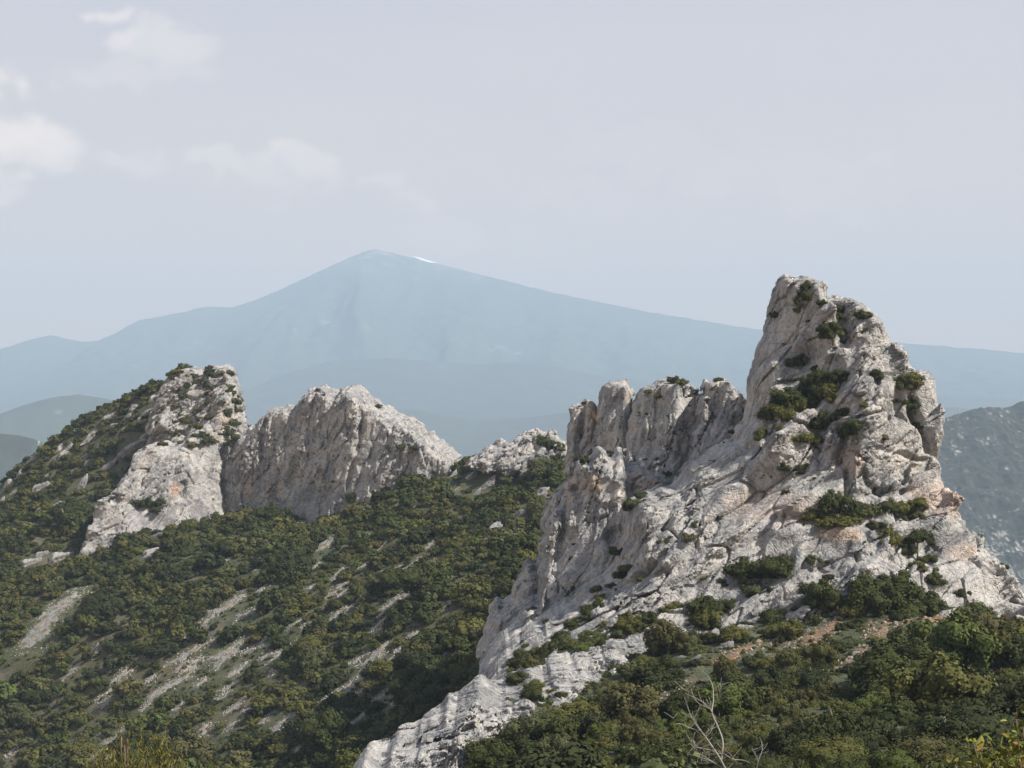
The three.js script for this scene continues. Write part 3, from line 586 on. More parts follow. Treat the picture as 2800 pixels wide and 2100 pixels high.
defineRock({ name: 'rock_buttress', label: 'leaning pale buttress with an orange scar below the blunt crag', category: 'rock bluff', D: 516, cell: 0.4, look: { ...LOOK.massif, lump: 1.4, flute: 0 }, thick: 5, lean: [[1200, 0], [1300, 5], [1400, 11], [1520, 20]], rim: 2.6, back: 7, fine: 0.6, floor: 4,
  outline: [[212, 1530], [240, 1472], [254, 1434], [266, 1395], [280, 1362], [316, 1342], [340, 1305], [358, 1279], [367, 1237], [396, 1220], [430, 1212], [456, 1206], [476, 1220], [506, 1204], [540, 1165], [570, 1160], [590, 1240], [600, 1460], [540, 1480], [330, 1540]],
  ridges: [{ pts: [[520, 1200, 2], [512, 1290, 4], [480, 1380, 5], [450, 1450, 5]], kl: 0.10, kr: 0.9 }, { pts: [[300, 1360, 0], [270, 1430, 1], [240, 1500, 1]], kl: 0.8, kr: 0.2 }],
  clefts: [{ pts: [[360, 1370], [420, 1385], [460, 1370]], wide: 1.2, deep: 2 }, { pts: [[512, 1310], [506, 1340], [500, 1370]], wide: 1.6, deep: 3 }],
  stainsAt: [{ px: 505, py: 1330, rx: 13, ry: 24, k: 0.5, rgb: [0.42, 0.23, 0.125] }] });
defineRock({ name: 'rock_wall', label: 'wide grey pitted rock wall with a notched crest behind the scrub', category: 'rock wall', D: 528, cell: 0.4, look: LOOK.wall, thick: 6, lean: [[1053, 0], [1250, 1.5], [1400, 2], [1480, 3]], rim: 3, back: 8, fine: 0.6, turn: 0.6, pivot: 0.16, jag: 0.9,
  outline: [[480, 1400], [520, 1300], [570, 1235], [620, 1205], [645, 1192], [660, 1185], [682, 1166], [704, 1154], [717, 1128], [742, 1116], [775, 1110], [803, 1106], [822, 1078], [841, 1062], [863, 1054], [885, 1059], [913, 1072], [935, 1055], [961, 1054], [977, 1068], [999, 1090], [1034, 1109], [1075, 1138], [1113, 1147], [1138, 1166], [1151, 1185], [1182, 1204], [1217, 1236], [1245, 1262], [1260, 1330], [1100, 1360], [1000, 1420], [940, 1480], [580, 1500]],
  ridges: [{ pts: [[962, 1058, 2], [985, 1150, 3.5], [975, 1260, 4], [935, 1420, 5]], kl: 0.16, kr: 0.5 }, { pts: [[870, 1060, 1], [850, 1160, 2], [830, 1280, 3], [820, 1400, 3]], kl: 0.16, kr: 0.5 }, { pts: [[740, 1120, 1], [725, 1230, 2], [710, 1400, 3]], kl: 0.16, kr: 0.5 }, { pts: [[1068, 1140, 1], [1070, 1220, 2.5], [1040, 1300, 4], [980, 1380, 4.5]], kl: 0.3, kr: 0.5 }, { pts: [[1160, 1200, 0.5], [1150, 1270, 1], [1120, 1330, 2]], kl: 0.4, kr: 0.5 }],
  clefts: [{ pts: [[806, 1110], [815, 1150], [830, 1180]], wide: 1.5, deep: 2.6 }, { pts: [[825, 1240], [815, 1290], [800, 1330]], wide: 1.6, deep: 3 }, { pts: [[920, 1075], [905, 1130], [870, 1180]], wide: 1.0, deep: 1.8 }, { pts: [[760, 1330], [765, 1400]], wide: 1.4, deep: 2 }, { pts: [[735, 1120], [728, 1220], [715, 1330]], wide: 0.9, deep: 2.2 }, { pts: [[1000, 1100], [990, 1200], [960, 1330]], wide: 0.8, deep: 2 }, { pts: [[1078, 1145], [1066, 1230], [1020, 1340]], wide: 0.8, deep: 2 }, { pts: [[868, 1060], [860, 1130], [846, 1200]], wide: 0.8, deep: 1.8 }],
  stainsAt: [{ px: 700, py: 1330, rx: 22, ry: 30, k: 0.45, rgb: OCHRE }] });
defineRock({ name: 'rock_outcrop', label: 'splintered outcrop on the saddle with a flat bush on top', category: 'rock outcrop', D: 470, cell: 0.38, look: { ...LOOK.crag, lump: 1.1 }, rimCarve: 0.75, jag: 1.1, thick: 8, lean: [[1190, 0], [1280, 7], [1400, 20]], rim: 2.4, back: 6, fine: 0.6,
  outline: [[1275, 1275], [1300, 1252], [1316, 1238], [1345, 1224], [1370, 1216], [1390, 1222], [1415, 1205], [1440, 1194], [1468, 1190], [1519, 1194], [1544, 1216], [1556, 1256], [1580, 1340], [1560, 1400], [1500, 1420], [1450, 1400], [1430, 1320], [1400, 1300], [1340, 1300]],
  ridges: [{ pts: [[1530, 1205, 2], [1525, 1290, 4], [1510, 1390, 5]], kl: 0.4, kr: 0.8 }, { pts: [[1440, 1200, 1], [1420, 1260, 1.5], [1400, 1300, 1]], kl: 0.4, kr: 0.3 }] });
for (const r of rocks) meshRock(r);

/* ------------------------------------------------------------ far country */
// the plain beyond, out to the foot of the far mountain
{
  const n = 150, plain = gridMesh(n, n, (i, j) => {
    const x = (i / (n - 1) - 0.5) * 26000, d = 420 + (j / (n - 1)) ** 1.6 * 19600;
    return [x, -352 + 26 * fbm(x / 1900, d / 1900, 2, 4) * sstep(500, 2500, d) - sstep(0.2, 0.0, j / n) * 0, -d];
  }, (p) => {
    const f = noise(p[0] / 420, 4, p[2] / 260), g = fbm(p[0] / 1500, 7, p[2] / 900, 3);
    const dry = sstep(0.05, 0.3, f) * 0.8;
    return [mix(0.07, 0.32, dry) + 0.05 * g, mix(0.10, 0.30, dry) + 0.05 * g, mix(0.06, 0.22, dry)];
  }, farMat);
  tag(add(plain, 'plain'), 'hazy cultivated plain between the ridge and the far mountain', 'plain', null, 'structure');
}
/* a range of hills: its skyline as surveyed, falling to both sides, cut by spurs and gullies */
function range(name, label, c) {
  const tab = c.skyline.map(([px, py]) => [wx(px, c.D), wy(py, c.D)]);
  const x0 = tab[0][0], x1 = tab[tab.length - 1][0], nx = c.nx, nz = c.nz;
  const mesh = gridMesh(nx, nz, (i, j) => {
    const x = mix(x0, x1, i / (nx - 1)), t = j / (nz - 1) * 2 - 1;     // t: -1 front foot, 0 crest, 1 back foot
    const bend = c.bend ? c.bend * Math.sin(x / c.reach * 1.3 + 1) : 0;
    const d = c.D + bend * 0 + (t < 0 ? t * c.reach : t * c.reach * 0.7) ;
    const top = lerpTable(tab, x), a = Math.abs(t);
    const fall = 1 - Math.pow(a, c.shape || 0.85);
    const s = c.spur, gul = Math.abs(noise(x / s, t * 1.1 + 3, c.seed)) * 0.75 + Math.abs(noise(x / (s * 0.37), t * 2.4, c.seed + 5)) * 0.35 + 0.18 * fbm(x / (s * 0.2), d / (s * 0.2), c.seed, 3);
    const env = Math.min(1, a * 2.4) * (1 - a * a);
    let y = c.foot + (top - c.foot) * fall - (top - c.foot) * (c.cut || 0.30) * (gul - 0.25) * env;
    if (c.rough) y += c.rough * (fbm(x / c.roughSize, d / c.roughSize, 8 + c.seed, 4) * (0.12 + Math.min(1, a * 6) * 1.1) + 0.5 * fbm(x / (c.roughSize * 0.28), d / (c.roughSize * 0.28), 3, 2));
    return [x, y, -d];
  }, (p, i, j) => c.color(p, i / (nx - 1), j / (nz - 1) * 2 - 1), farMat);
  tag(add(mesh, name), label, c.category || 'hill', null, 'structure');
  return mesh;
}
const wooded = (pale, scale, seed, lift = 1, paleness = 0.20) => (p) => {
  const n = fbm(p[0] / scale, p[1] / scale + seed, p[2] / scale, 4), m = fbm(p[0] / (scale * 0.22), p[1] / (scale * 0.22), p[2] / (scale * 0.22) + seed, 3);
  const k = sstep(0.10, 0.30, n * 0.55 + m * 0.8 - 0.12 + pale);
  return [mix(0.045 * lift, paleness, k) + 0.015 * n, mix(0.060 * lift, paleness * 0.94, k) + 0.015 * n, mix(0.040 * lift, paleness * 0.83, k) + 0.01 * n];
};
range('mountain', 'great pale blue mountain with a pointed summit along the skyline', {
  category: 'mountain', D: 16500, reach: 5200, foot: -330, spur: 900, seed: 2, nx: 640, nz: 160, rough: 40, roughSize: 420, shape: 0.95, cut: 0.42,
  skyline: [[-900, 1110], [-300, 1010], [0, 955], [76, 930], [133, 916], [170, 922], [215, 934], [272, 930], [330, 905], [380, 874], [480, 856], [570, 836], [633, 840], [710, 815], [810, 770], [910, 722], [985, 690], [1005, 683], [1026, 680], [1062, 685], [1100, 696], [1200, 719], [1330, 753], [1520, 800], [1770, 851], [2025, 893], [2215, 915], [2430, 934], [2660, 952], [2800, 965], [3200, 1000], [3700, 1060]],
  color: (p, u, t) => {
    const c = wooded(-0.06, 900, 4, 1.1)(p), h = sstep(950, 1300, p[1] + 120 * fbm(p[0] / 300, 2, p[2] / 300, 3));
    const x = p[0] / 16500 * FOC + 1400, snow = sstep(1125, 1140, x) * sstep(1200, 1185, x) * sstep(-0.02, 0.0, t) * 0 ;
    const scree = h * sstep(-0.1, 0.25, fbm(p[0] / 160, p[1] / 160, p[2] / 160, 3));
    return [mix(c[0], 0.36, scree * 0.55) + snow, mix(c[1], 0.34, scree * 0.55) + snow, mix(c[2], 0.31, scree * 0.55) + snow];
  },
});
{ // the last snow beside the summit, lying on the slope just under the crest
  const n = 26, m = 7, D = 16470, tab = [[1128, 703.5], [1145, 706], [1160, 711], [1175, 715], [1198, 721]];
  const mesh = gridMesh(n, m, (i, j) => {
    const px = mix(1128, 1198, i / (n - 1)), edge = Math.sin(Math.PI * i / (n - 1)), py = lerpTable(tab, px) - 2.5 + edge * (j / (m - 1)) * (7 + 3 * noise(i * 0.9, 3, 1));
    return [wx(px, D), wy(py, D) , -(D - j * 6)];
  }, () => [0.86, 0.87, 0.9], new THREE.MeshStandardMaterial({ name: 'old_snow', vertexColors: true, roughness: 0.8 }));
  tag(add(mesh, 'snow_patch'), 'small white snow patch beside the far mountain summit', 'snow', null, 'structure');
}
range('foothill', 'long low blue foothill in front of the far mountain', {
  D: 11600, reach: 2600, foot: -340, spur: 1300, seed: 9, nx: 300, nz: 80, rough: 22, roughSize: 500, shape: 0.8,
  skyline: [[100, 1180], [400, 1130], [560, 1095], [680, 1060], [790, 1015], [900, 985], [1010, 975], [1080, 974], [1200, 985], [1300, 990], [1420, 984], [1500, 992], [1600, 1015], [1750, 1040], [1950, 1060], [2200, 1050], [2500, 1075], [2800, 1090], [3200, 1150]],
  color: wooded(-0.10, 500, 14),
});
range('foothill', 'nearer blue foothill low behind the rock wall', {
  D: 8200, reach: 1500, foot: -345, spur: 900, seed: 19, nx: 220, nz: 70, rough: 16, roughSize: 300, shape: 0.9,
  skyline: [[560, 1240], [700, 1190], [850, 1140], [1000, 1115], [1150, 1120], [1300, 1150], [1450, 1140], [1650, 1110], [1900, 1120], [2200, 1135], [2600, 1110], [3000, 1150]],
  color: wooded(-0.04, 400, 24),
});
range('hill', 'rounded blue wooded hill behind the scrubby ridge at the picture edge', {
  D: 6300, reach: 1200, foot: -345, spur: 700, seed: 29, nx: 200, nz: 70, rough: 14, roughSize: 260, shape: 0.8,
  skyline: [[-500, 1190], [-200, 1150], [0, 1128], [70, 1100], [150, 1078], [220, 1072], [290, 1084], [360, 1100], [480, 1130], [620, 1190], [760, 1260]],
  color: wooded(-0.10, 300, 34),
});
range('hill', 'grey-green hill with a rocky crown low beside the scrubby ridge', {
  D: 3300, reach: 700, foot: -345, spur: 380, seed: 39, nx: 260, nz: 110, rough: 9, roughSize: 70, shape: 0.8,
  skyline: [[-600, 1260], [-250, 1195], [-60, 1176], [0, 1178], [50, 1182], [100, 1194], [140, 1215], [200, 1245], [320, 1290], [500, 1380]],
  color: (p) => wooded(p[1] > -115 ? 0.16 : -0.06, 60, 44, 0.5, 0.3)(p),
});
range('hill', 'wooded blue hill dotted with pale rocks to one side of the tallest peak', {
  D: 3200, reach: 800, foot: -350, spur: 340, seed: 49, nx: 640, nz: 320, rough: 13, roughSize: 40, shape: 0.95,
  skyline: [[2000, 1290], [2250, 1215], [2400, 1185], [2520, 1165], [2545, 1158], [2600, 1138], [2660, 1116], [2720, 1112], [2760, 1112], [2790, 1098], [2860, 1088], [3000, 1070], [3200, 1100], [3500, 1180]],
  color: (p) => {
    const band = Math.abs(p[1] + 245 - (p[0] - 900) * 0.25 + 20 * noise(p[0] / 80, 2, 5));
    return wooded(band < 30 ? 0.15 : 0.0, 30, 54, 0.4, 0.32)(p);
  },
});

/* ----------------------------------------------------- lines of sight, spots */
function rockAt(x, y, z, slack) {
  for (const r of rocks) {
    if (x < r.x0 || x > r.x1 || y < r.y0 || y > r.y1) continue;
    const w = z + r.depthOf(x);
    if (w < r.zMin || w > r.zMax) continue;
    if (r.base(x, y, w) < slack) return r;
  }
  return null;
}
function spot(px, py, from = 60) {                                     // what stands in that bearing
  const dx = (px - 1400) / FOC, dy = (1050 - py) / FOC;
  for (let d = from; d < 640; d += 0.5) {
    const x = dx * d, y = dy * d;
    const r = rockAt(x, y, -d, 0.3);
    if (r) return { x, y, z: -d, d, rock: r };
    if (y < groundY(x, d)) return { x, y, z: -d, d, rock: null };
  }
  return null;
}
function inSight(x, y, z) {
  const d = -z;
  for (let t = 40 / d; t < 0.985; t += 3 / d) {
    if (y * t < groundY(x * t, d * t)) return false;
    if (rockAt(x * t, y * t, z * t, -1)) return false;
  }
  return true;
}

/* ------------------------------------------------------------ bare patches */
const patches = [];
function patch(name, label, category, group, up, low, wide, rgb, seed) {
  const a = spot(...up), b = spot(...low); if (!a || !b) return;
  const A = new THREE.Vector2(a.x, -a.z), B = new THREE.Vector2(b.x, -b.z), dir = B.clone().sub(A), len = dir.length(); dir.normalize();
  const side = new THREE.Vector2(-dir.y, dir.x), half = wide * (a.d + b.d) / 2 / FOC * 2.3;
  const n = Math.max(14, Math.ceil(len / 0.5)), m = 13;
  const mesh = gridMesh(n, m, (i, j) => {
    const t = i / (n - 1), s = j / (m - 1) * 2 - 1;
    const w = half * Math.pow(Math.sin(Math.PI * clamp(t * 0.94 + 0.03)), 0.6) * (0.5 + 0.55 * t + 0.8 * noise(t * len / 4 + seed, s > 0 ? 2 : 7, seed * 3.1) + 0.9 * noise(t * len / 1.2 + seed, s > 0 ? 12 : 17, seed)) + 0.1;
    const off = s * Math.max(0.15, w) + 1.1 * noise(t * len / 7, seed, 4);
    const x = A.x + dir.x * len * t + side.x * off, d = A.y + dir.y * len * t + side.y * off;
    const lip = 1 - Math.abs(s) ** 3;
    return [x, groundY(x, d) - 0.30 + 0.42 * lip * Math.min(1, Math.sin(Math.PI * t) * 4) + 0.16 * noise(x / 0.9, 2, d / 0.9) * lip, -d];
  }, (p) => { const k = 1 + 0.35 * noise(p[0] / 0.8, 6, p[2] / 0.8) + 0.25 * noise(p[0] / 2.6, 2, p[2] / 2.6), g = sstep(0.16, 0.3, noise(p[0] / 1.5 + 7, 3, p[2] / 1.5)) * 0.75, e = groundColor(p); return rgb.map((v, i) => mix(v * k, e[i], g)); }, groundMat);
  tag(add(mesh, name), label, category, group, 'structure');
  patches.push({ A, dir, len, half: half * 0.7 + 0.5, side, rgb });
}
const SCREE = [0.36, 0.325, 0.29], SOIL = [0.32, 0.20, 0.125];
[[[218, 1610], [60, 1790], 26], [[237, 1797], [171, 1860], 7], [[674, 1626], [579, 1679], 15], [[705, 1670], [642, 1695], 11], [[519, 1730], [487, 1749], 6], [[579, 1752], [440, 1828], 11], [[427, 1844], [395, 1872], 9], [[668, 1749], [560, 1814], 16], [[652, 1765], [590, 1832], 11], [[720, 1760], [660, 1790], 9], [[532, 1828], [395, 1925], 14], [[545, 1795], [520, 1840], 8], [[566, 1857], [532, 1878], 7], [[661, 1857], [608, 1891], 9], [[684, 1898], [611, 1955], 10], [[310, 1910], [263, 1938], 9], [[345, 1986], [240, 2066], 9], [[573, 1980], [535, 2026], 18], [[221, 2021], [190, 2060], 7], [[47, 2040], [10, 2076], 6], [[171, 2091], [110, 2120], 9], [[1067, 1749], [982, 1824], 13], [[1016, 1822], [940, 1903], 7], [[931, 1613], [877, 1640], 7], [[1089, 1632], [1039, 1672], 9], [[776, 1777], [710, 1799], 10], [[804, 1948], [738, 2008], 13], [[735, 1740], [700, 1766], 6], [[830, 2040], [805, 2057], 6], [[850, 1707], [822, 1720], 8], [[640, 1975], [620, 2000], 7], [[960, 1870], [925, 1890], 7],
  ...Array.from({ length: 46 }, (_, i) => { const r = rng(900 + i * 7), x = 230 + r() * 960, y = 1500 + r() * 560 - (x > 900 ? 60 : 0), L = 18 + r() * 42; return [[x, y], [x - L, y + L * (0.6 + r() * 0.35)], 3.5 + r() * 5]; }),
  ...Array.from({ length: 22 }, (_, i) => { const r = rng(1500 + i * 11), x = 880 + r() * 400, y = 1440 + r() * 360, L = 16 + r() * 34; return [[x, y], [x - L, y + L * (0.7 + r() * 0.4)], 3 + r() * 4]; })]
  .forEach(([u, l, w], i) => patch('scree_patch', ['pale scree chute, widest of all, below the ridge at the picture edge', 'thin pale scree streak on the scrubby slope'][i ? 1 : 0], 'scree', i ? 'pale scree streaks down the scrubby slope' : null, u, l, w, SCREE, i * 1.7));
[[[1868, 1878], [1716, 1966], 30], [[1875, 1930], [1780, 1982], 15], [[2105, 1752], [1945, 1818], 17], [[2295, 1695], [2190, 1768], 28], [[2428, 1700], [2388, 1752], 20], [[2590, 1686], [2525, 1704], 15], [[2625, 1735], [2585, 1798], 18], [[2365, 1772], [2300, 1828], 24]]
  .forEach(([u, l, w], i) => patch('bare_soil', 'patch of reddish bare soil among the shrubs below the tallest peak', 'soil', 'reddish soil patches on the near spur', u, l, w, SOIL, i * 2.3 + 40));

/* ------------------------------------------------------- loose rocks on slopes */
function boulder(seed) {
  const g0 = new THREE.IcosahedronGeometry(1, 9).toNonIndexed ? new THREE.IcosahedronGeometry(1, 9) : null;
  const g = g0, p = g.attributes.position, col = new Float32Array(p.count * 3), uv = new Float32Array(p.count * 2), rgb = [0, 0, 0];
  const v = new THREE.Vector3(), rp = rng(seed * 17 + 3);
  const planes = Array.from({ length: 16 }, () => [new THREE.Vector3(rp() - 0.5, rp() - 0.5, rp() - 0.5).normalize(), 0.55 + rp() * 0.45]);
  for (let i = 0; i < p.count; i++) {
    v.fromBufferAttribute(p, i);
    let r = 9;
    for (const [n, h] of planes) { const c = v.dot(n); if (c > 0.05) r = Math.min(r, h / c); }
    r = Math.min(r, 1.35) * (1 + 0.10 * fbm(v.x * 2 + seed, v.y * 2, v.z * 2, 3));
    worley(v.x * 1.9 + seed * 3, v.y * 2.6, v.z * 1.9);
    r += 0.22 * (((W.id >>> 4) & 255) / 255 - 0.5) - 0.16 * (1 - sstep(0, 0.12, W.f2 - W.f1)) + 0.12 * noise(v.x * 6 + seed, v.y * 6, v.z * 6) + 0.07 * noise(v.x * 14 + seed, v.y * 14, v.z * 14);
    v.multiplyScalar(r); p.setXYZ(i, v.x, v.y, v.z);
    stainColor({ grey: -0.02 }, v.x * 3 + seed * 9, v.y * 3, v.z * 3, rgb); col.set(rgb, i * 3);
    uv[i * 2] = v.x * 3; uv[i * 2 + 1] = v.y * 3 + v.z * 2;
  }
  g.setAttribute('color', new THREE.BufferAttribute(col, 3)); g.setAttribute('uv', new THREE.BufferAttribute(uv, 2));
  // shared normals: corners that coincide get one normal
  const sum = new Map(), key = (i) => `${p.getX(i).toFixed(4)},${p.getY(i).toFixed(4)},${p.getZ(i).toFixed(4)}`;
  g.computeVertexNormals(); const nr = g.attributes.normal;
  for (let i = 0; i < p.count; i++) { const k = key(i), s = sum.get(k) || [0, 0, 0]; s[0] += nr.getX(i); s[1] += nr.getY(i); s[2] += nr.getZ(i); sum.set(k, s); }
  for (let i = 0; i < p.count; i++) { const s = sum.get(key(i)), l = Math.hypot(...s) || 1; nr.setXYZ(i, s[0] / l, s[1] / l, s[2] / l); }
  return g;
}
const boulders = [1, 2, 3, 4, 5, 6].map(boulder);
const pebble = new THREE.IcosahedronGeometry(1, 1);
{ const p = pebble.attributes.position; for (let i = 0; i < p.count; i++) { const q = 1 + 0.45 * noise(p.getX(i) * 1.7 + 3, p.getY(i) * 1.7, p.getZ(i) * 1.7); p.setXYZ(i, p.getX(i) * q, p.getY(i) * q, p.getZ(i) * q); } pebble.computeVertexNormals(); }
// broken stone strewn over the bare patches and past their edges
{
  const r = rng(616), list = [];
  for (const p of patches) for (let i = 0, n = Math.min(900, 60 + p.len * p.half * 7); i < n; i++) {
    const t = -0.06 + 1.12 * r(), s = (r() + r() + r() - 1.5) * 1.5 * p.half, x = p.A.x + p.dir.x * p.len * t + p.side.x * s, d = p.A.y + p.dir.y * p.len * t + p.side.y * s;
    const k = r(); list.push([x, groundY(x, d) + 0.02, -d, 0.04 + r() * r() * 0.17, p.rgb.map((v, j) => mix(v, SCREE[j], k * 0.7))]);
  }
  const im = new THREE.InstancedMesh(pebble, new THREE.MeshStandardMaterial({ name: 'broken_stone', roughness: 0.95 }), list.length), M = new THREE.Matrix4(), Q = new THREE.Quaternion(), E = new THREE.Euler(), C = new THREE.Color();
  list.forEach(([x, y, z, k, rgb], i) => { E.set(r() * 6, r() * 6, r() * 6); M.compose(new THREE.Vector3(x, y, z), Q.setFromEuler(E), new THREE.Vector3(k * (0.8 + r()), k * (0.6 + r() * 0.6), k)); im.setMatrixAt(i, M); const v = 0.8 + r() * 0.3; im.setColorAt(i, C.setRGB(rgb[0] * v, rgb[1] * v, rgb[2] * v)); });
  tag(add(im, 'rubble'), 'broken stones strewn over the bare scree and soil patches', 'rubble', null, 'stuff');
}
const looseRocks = [];
const ORD = 'first second third fourth fifth sixth seventh eighth ninth tenth eleventh twelfth thirteenth fourteenth fifteenth sixteenth seventeenth eighteenth nineteenth twentieth twenty-first twenty-second twenty-third twenty-fourth'.split(' ');
function looseRock(px, py, len, place, group, seed, tilt = 0.75, squat = 0.42) {
  const s = spot(px, py, 100); if (!s) return;
  const L = len * s.d / FOC * 0.62, r = rng(Math.floor(seed * 991 + 7));
  const m = new THREE.Mesh(boulders[Math.floor(r() * 6)], rockMat);
  m.position.set(s.x, s.y - L * 0.12, s.z);
  m.scale.set(L, L * squat * (0.8 + r() * 0.5), L * (0.45 + r() * 0.3));
  m.rotation.set((r() - 0.5) * 0.5, (r() - 0.5) * 0.8, tilt + (r() - 0.5) * 0.35);
  add(m, 'loose_rock');
  looseRocks.push({ m, px, len, place, group, s, L });
}
{
  const ridge = [[104, 1339, 50], [149, 1323, 25], [222, 1327, 62], [158, 1383, 45], [104, 1396, 32], [297, 1276, 48], [364, 1222, 74], [338, 1240, 44], [399, 1190, 60], [425, 1165, 40], [456, 1146, 60], [446, 1102, 45], [484, 1054, 40], [446, 1067, 35], [405, 1127, 40], [364, 1118, 40], [294, 1146, 40], [310, 1165, 26], [247, 1197, 46], [259, 1184, 30], [275, 1215, 28], [190, 1225, 30], [165, 1225, 34], [174, 1244, 38], [149, 1254, 30], [98, 1251, 40], [240, 1266, 30], [210, 1176, 24], [60, 1290, 26], [20, 1325, 30], [40, 1345, 20], [75, 1262, 22], [200, 1290, 20], [330, 1180, 30], [385, 1155, 30], [350, 1140, 26], [420, 1090, 28], [130, 1300, 18], [5, 1370, 24], [420, 1200, 36], [500, 1030, 30], [470, 1085, 30], [320, 1255, 26]];
  ridge.forEach((a, i) => looseRock(...a, 'on the scrubby ridge beside the crag', 'pale rocks along the scrubby ridge', i + 1));
  const saddle = [[1285, 1306, 54], [1332, 1328, 64], [1303, 1350, 36], [1237, 1302, 40], [1215, 1290, 22], [1425, 1405, 40], [1445, 1385, 44], [1465, 1362, 44], [1482, 1344, 40], [1399, 1359, 22], [1383, 1375, 16], [1133, 1391, 26], [1357, 1451, 56], [1237, 1451, 38], [1243, 1473, 20], [1139, 1464, 14], [1073, 1340, 40], [1171, 1318, 28], [1326, 1486, 30], [1247, 1340, 24], [1494, 1370, 46], [1515, 1352, 44], [1090, 1310, 30], [1150, 1300, 22], [1190, 1350, 16], [1300, 1480, 18], [1110, 1330, 22], [1030, 1365, 34], [1000, 1390, 26]];
  saddle.forEach((a, i) => looseRock(...a, 'on the green slope under the saddle', 'pale rock ribs under the saddle', i + 60, 0.85));
  const slope = [[108, 1519, 34], [73, 1544, 54], [158, 1528, 60], [427, 1465, 38], [408, 1513, 48], [400, 1525, 26], [1177, 1590, 38], [700, 1560, 16], [820, 1560, 14], [1010, 1700, 14], [910, 1806, 16], [1260, 1785, 16], [760, 1840, 12], [905, 1720, 14], [1110, 1680, 14], [370, 1600, 14], [1160, 1640, 12], [880, 1760, 12], [1270, 1600, 14], [990, 1570, 14]];
  slope.forEach((a, i) => looseRock(...a, 'half sunk in the scrub of the big slope', 'pale rocks half sunk in the slope scrub', i + 100, 0.5, 0.5));
  const spur = [[2345, 1790, 34], [2325, 1812, 30], [2360, 1770, 24], [2215, 1695, 18], [2205, 1728, 22], [2610, 1765, 18], [2570, 1712, 18], [2545, 1738, 14], [2615, 1828, 14], [1880, 1760, 30], [1905, 1800, 24], [1866, 1800, 26], [1840, 1855, 18], [1985, 1772, 44], [1950, 1740, 50], [2030, 1720, 50], [2120, 1655, 60], [2180, 1640, 60], [2075, 1670, 46], [1890, 1720, 40], [2500, 1790, 12], [1800, 1850, 18], [1870, 1835, 14]];
  spur.forEach((a, i) => looseRock(...a, 'among the shrubs at the foot of the tallest peak', 'pale blocks among shrubs at the foot of the tallest peak', i + 140, 0.3, 0.6));
  // labels: by size and place; alike ones share a label within their group
  for (const g of new Set(looseRocks.map((q) => q.group))) {
    const list = looseRocks.filter((q) => q.group === g).sort((a, b) => b.L - a.L);
    list.forEach((q, i) => { q.size = i === 0 ? 'largest' : i === 1 ? 'second largest' : i < list.length / 2 ? 'middling' : 'small'; });
    for (const z of new Set(list.map((q) => q.size))) list.filter((q) => q.size === z).sort((a, b) => a.px - b.px)
      .forEach((q, i, all) => tag(q.m, `${z} pale rock ${q.place}${all.length > 1 ? `, ${ORD[i]} from left` : ''}`, 'rock', q.group));
  }
}

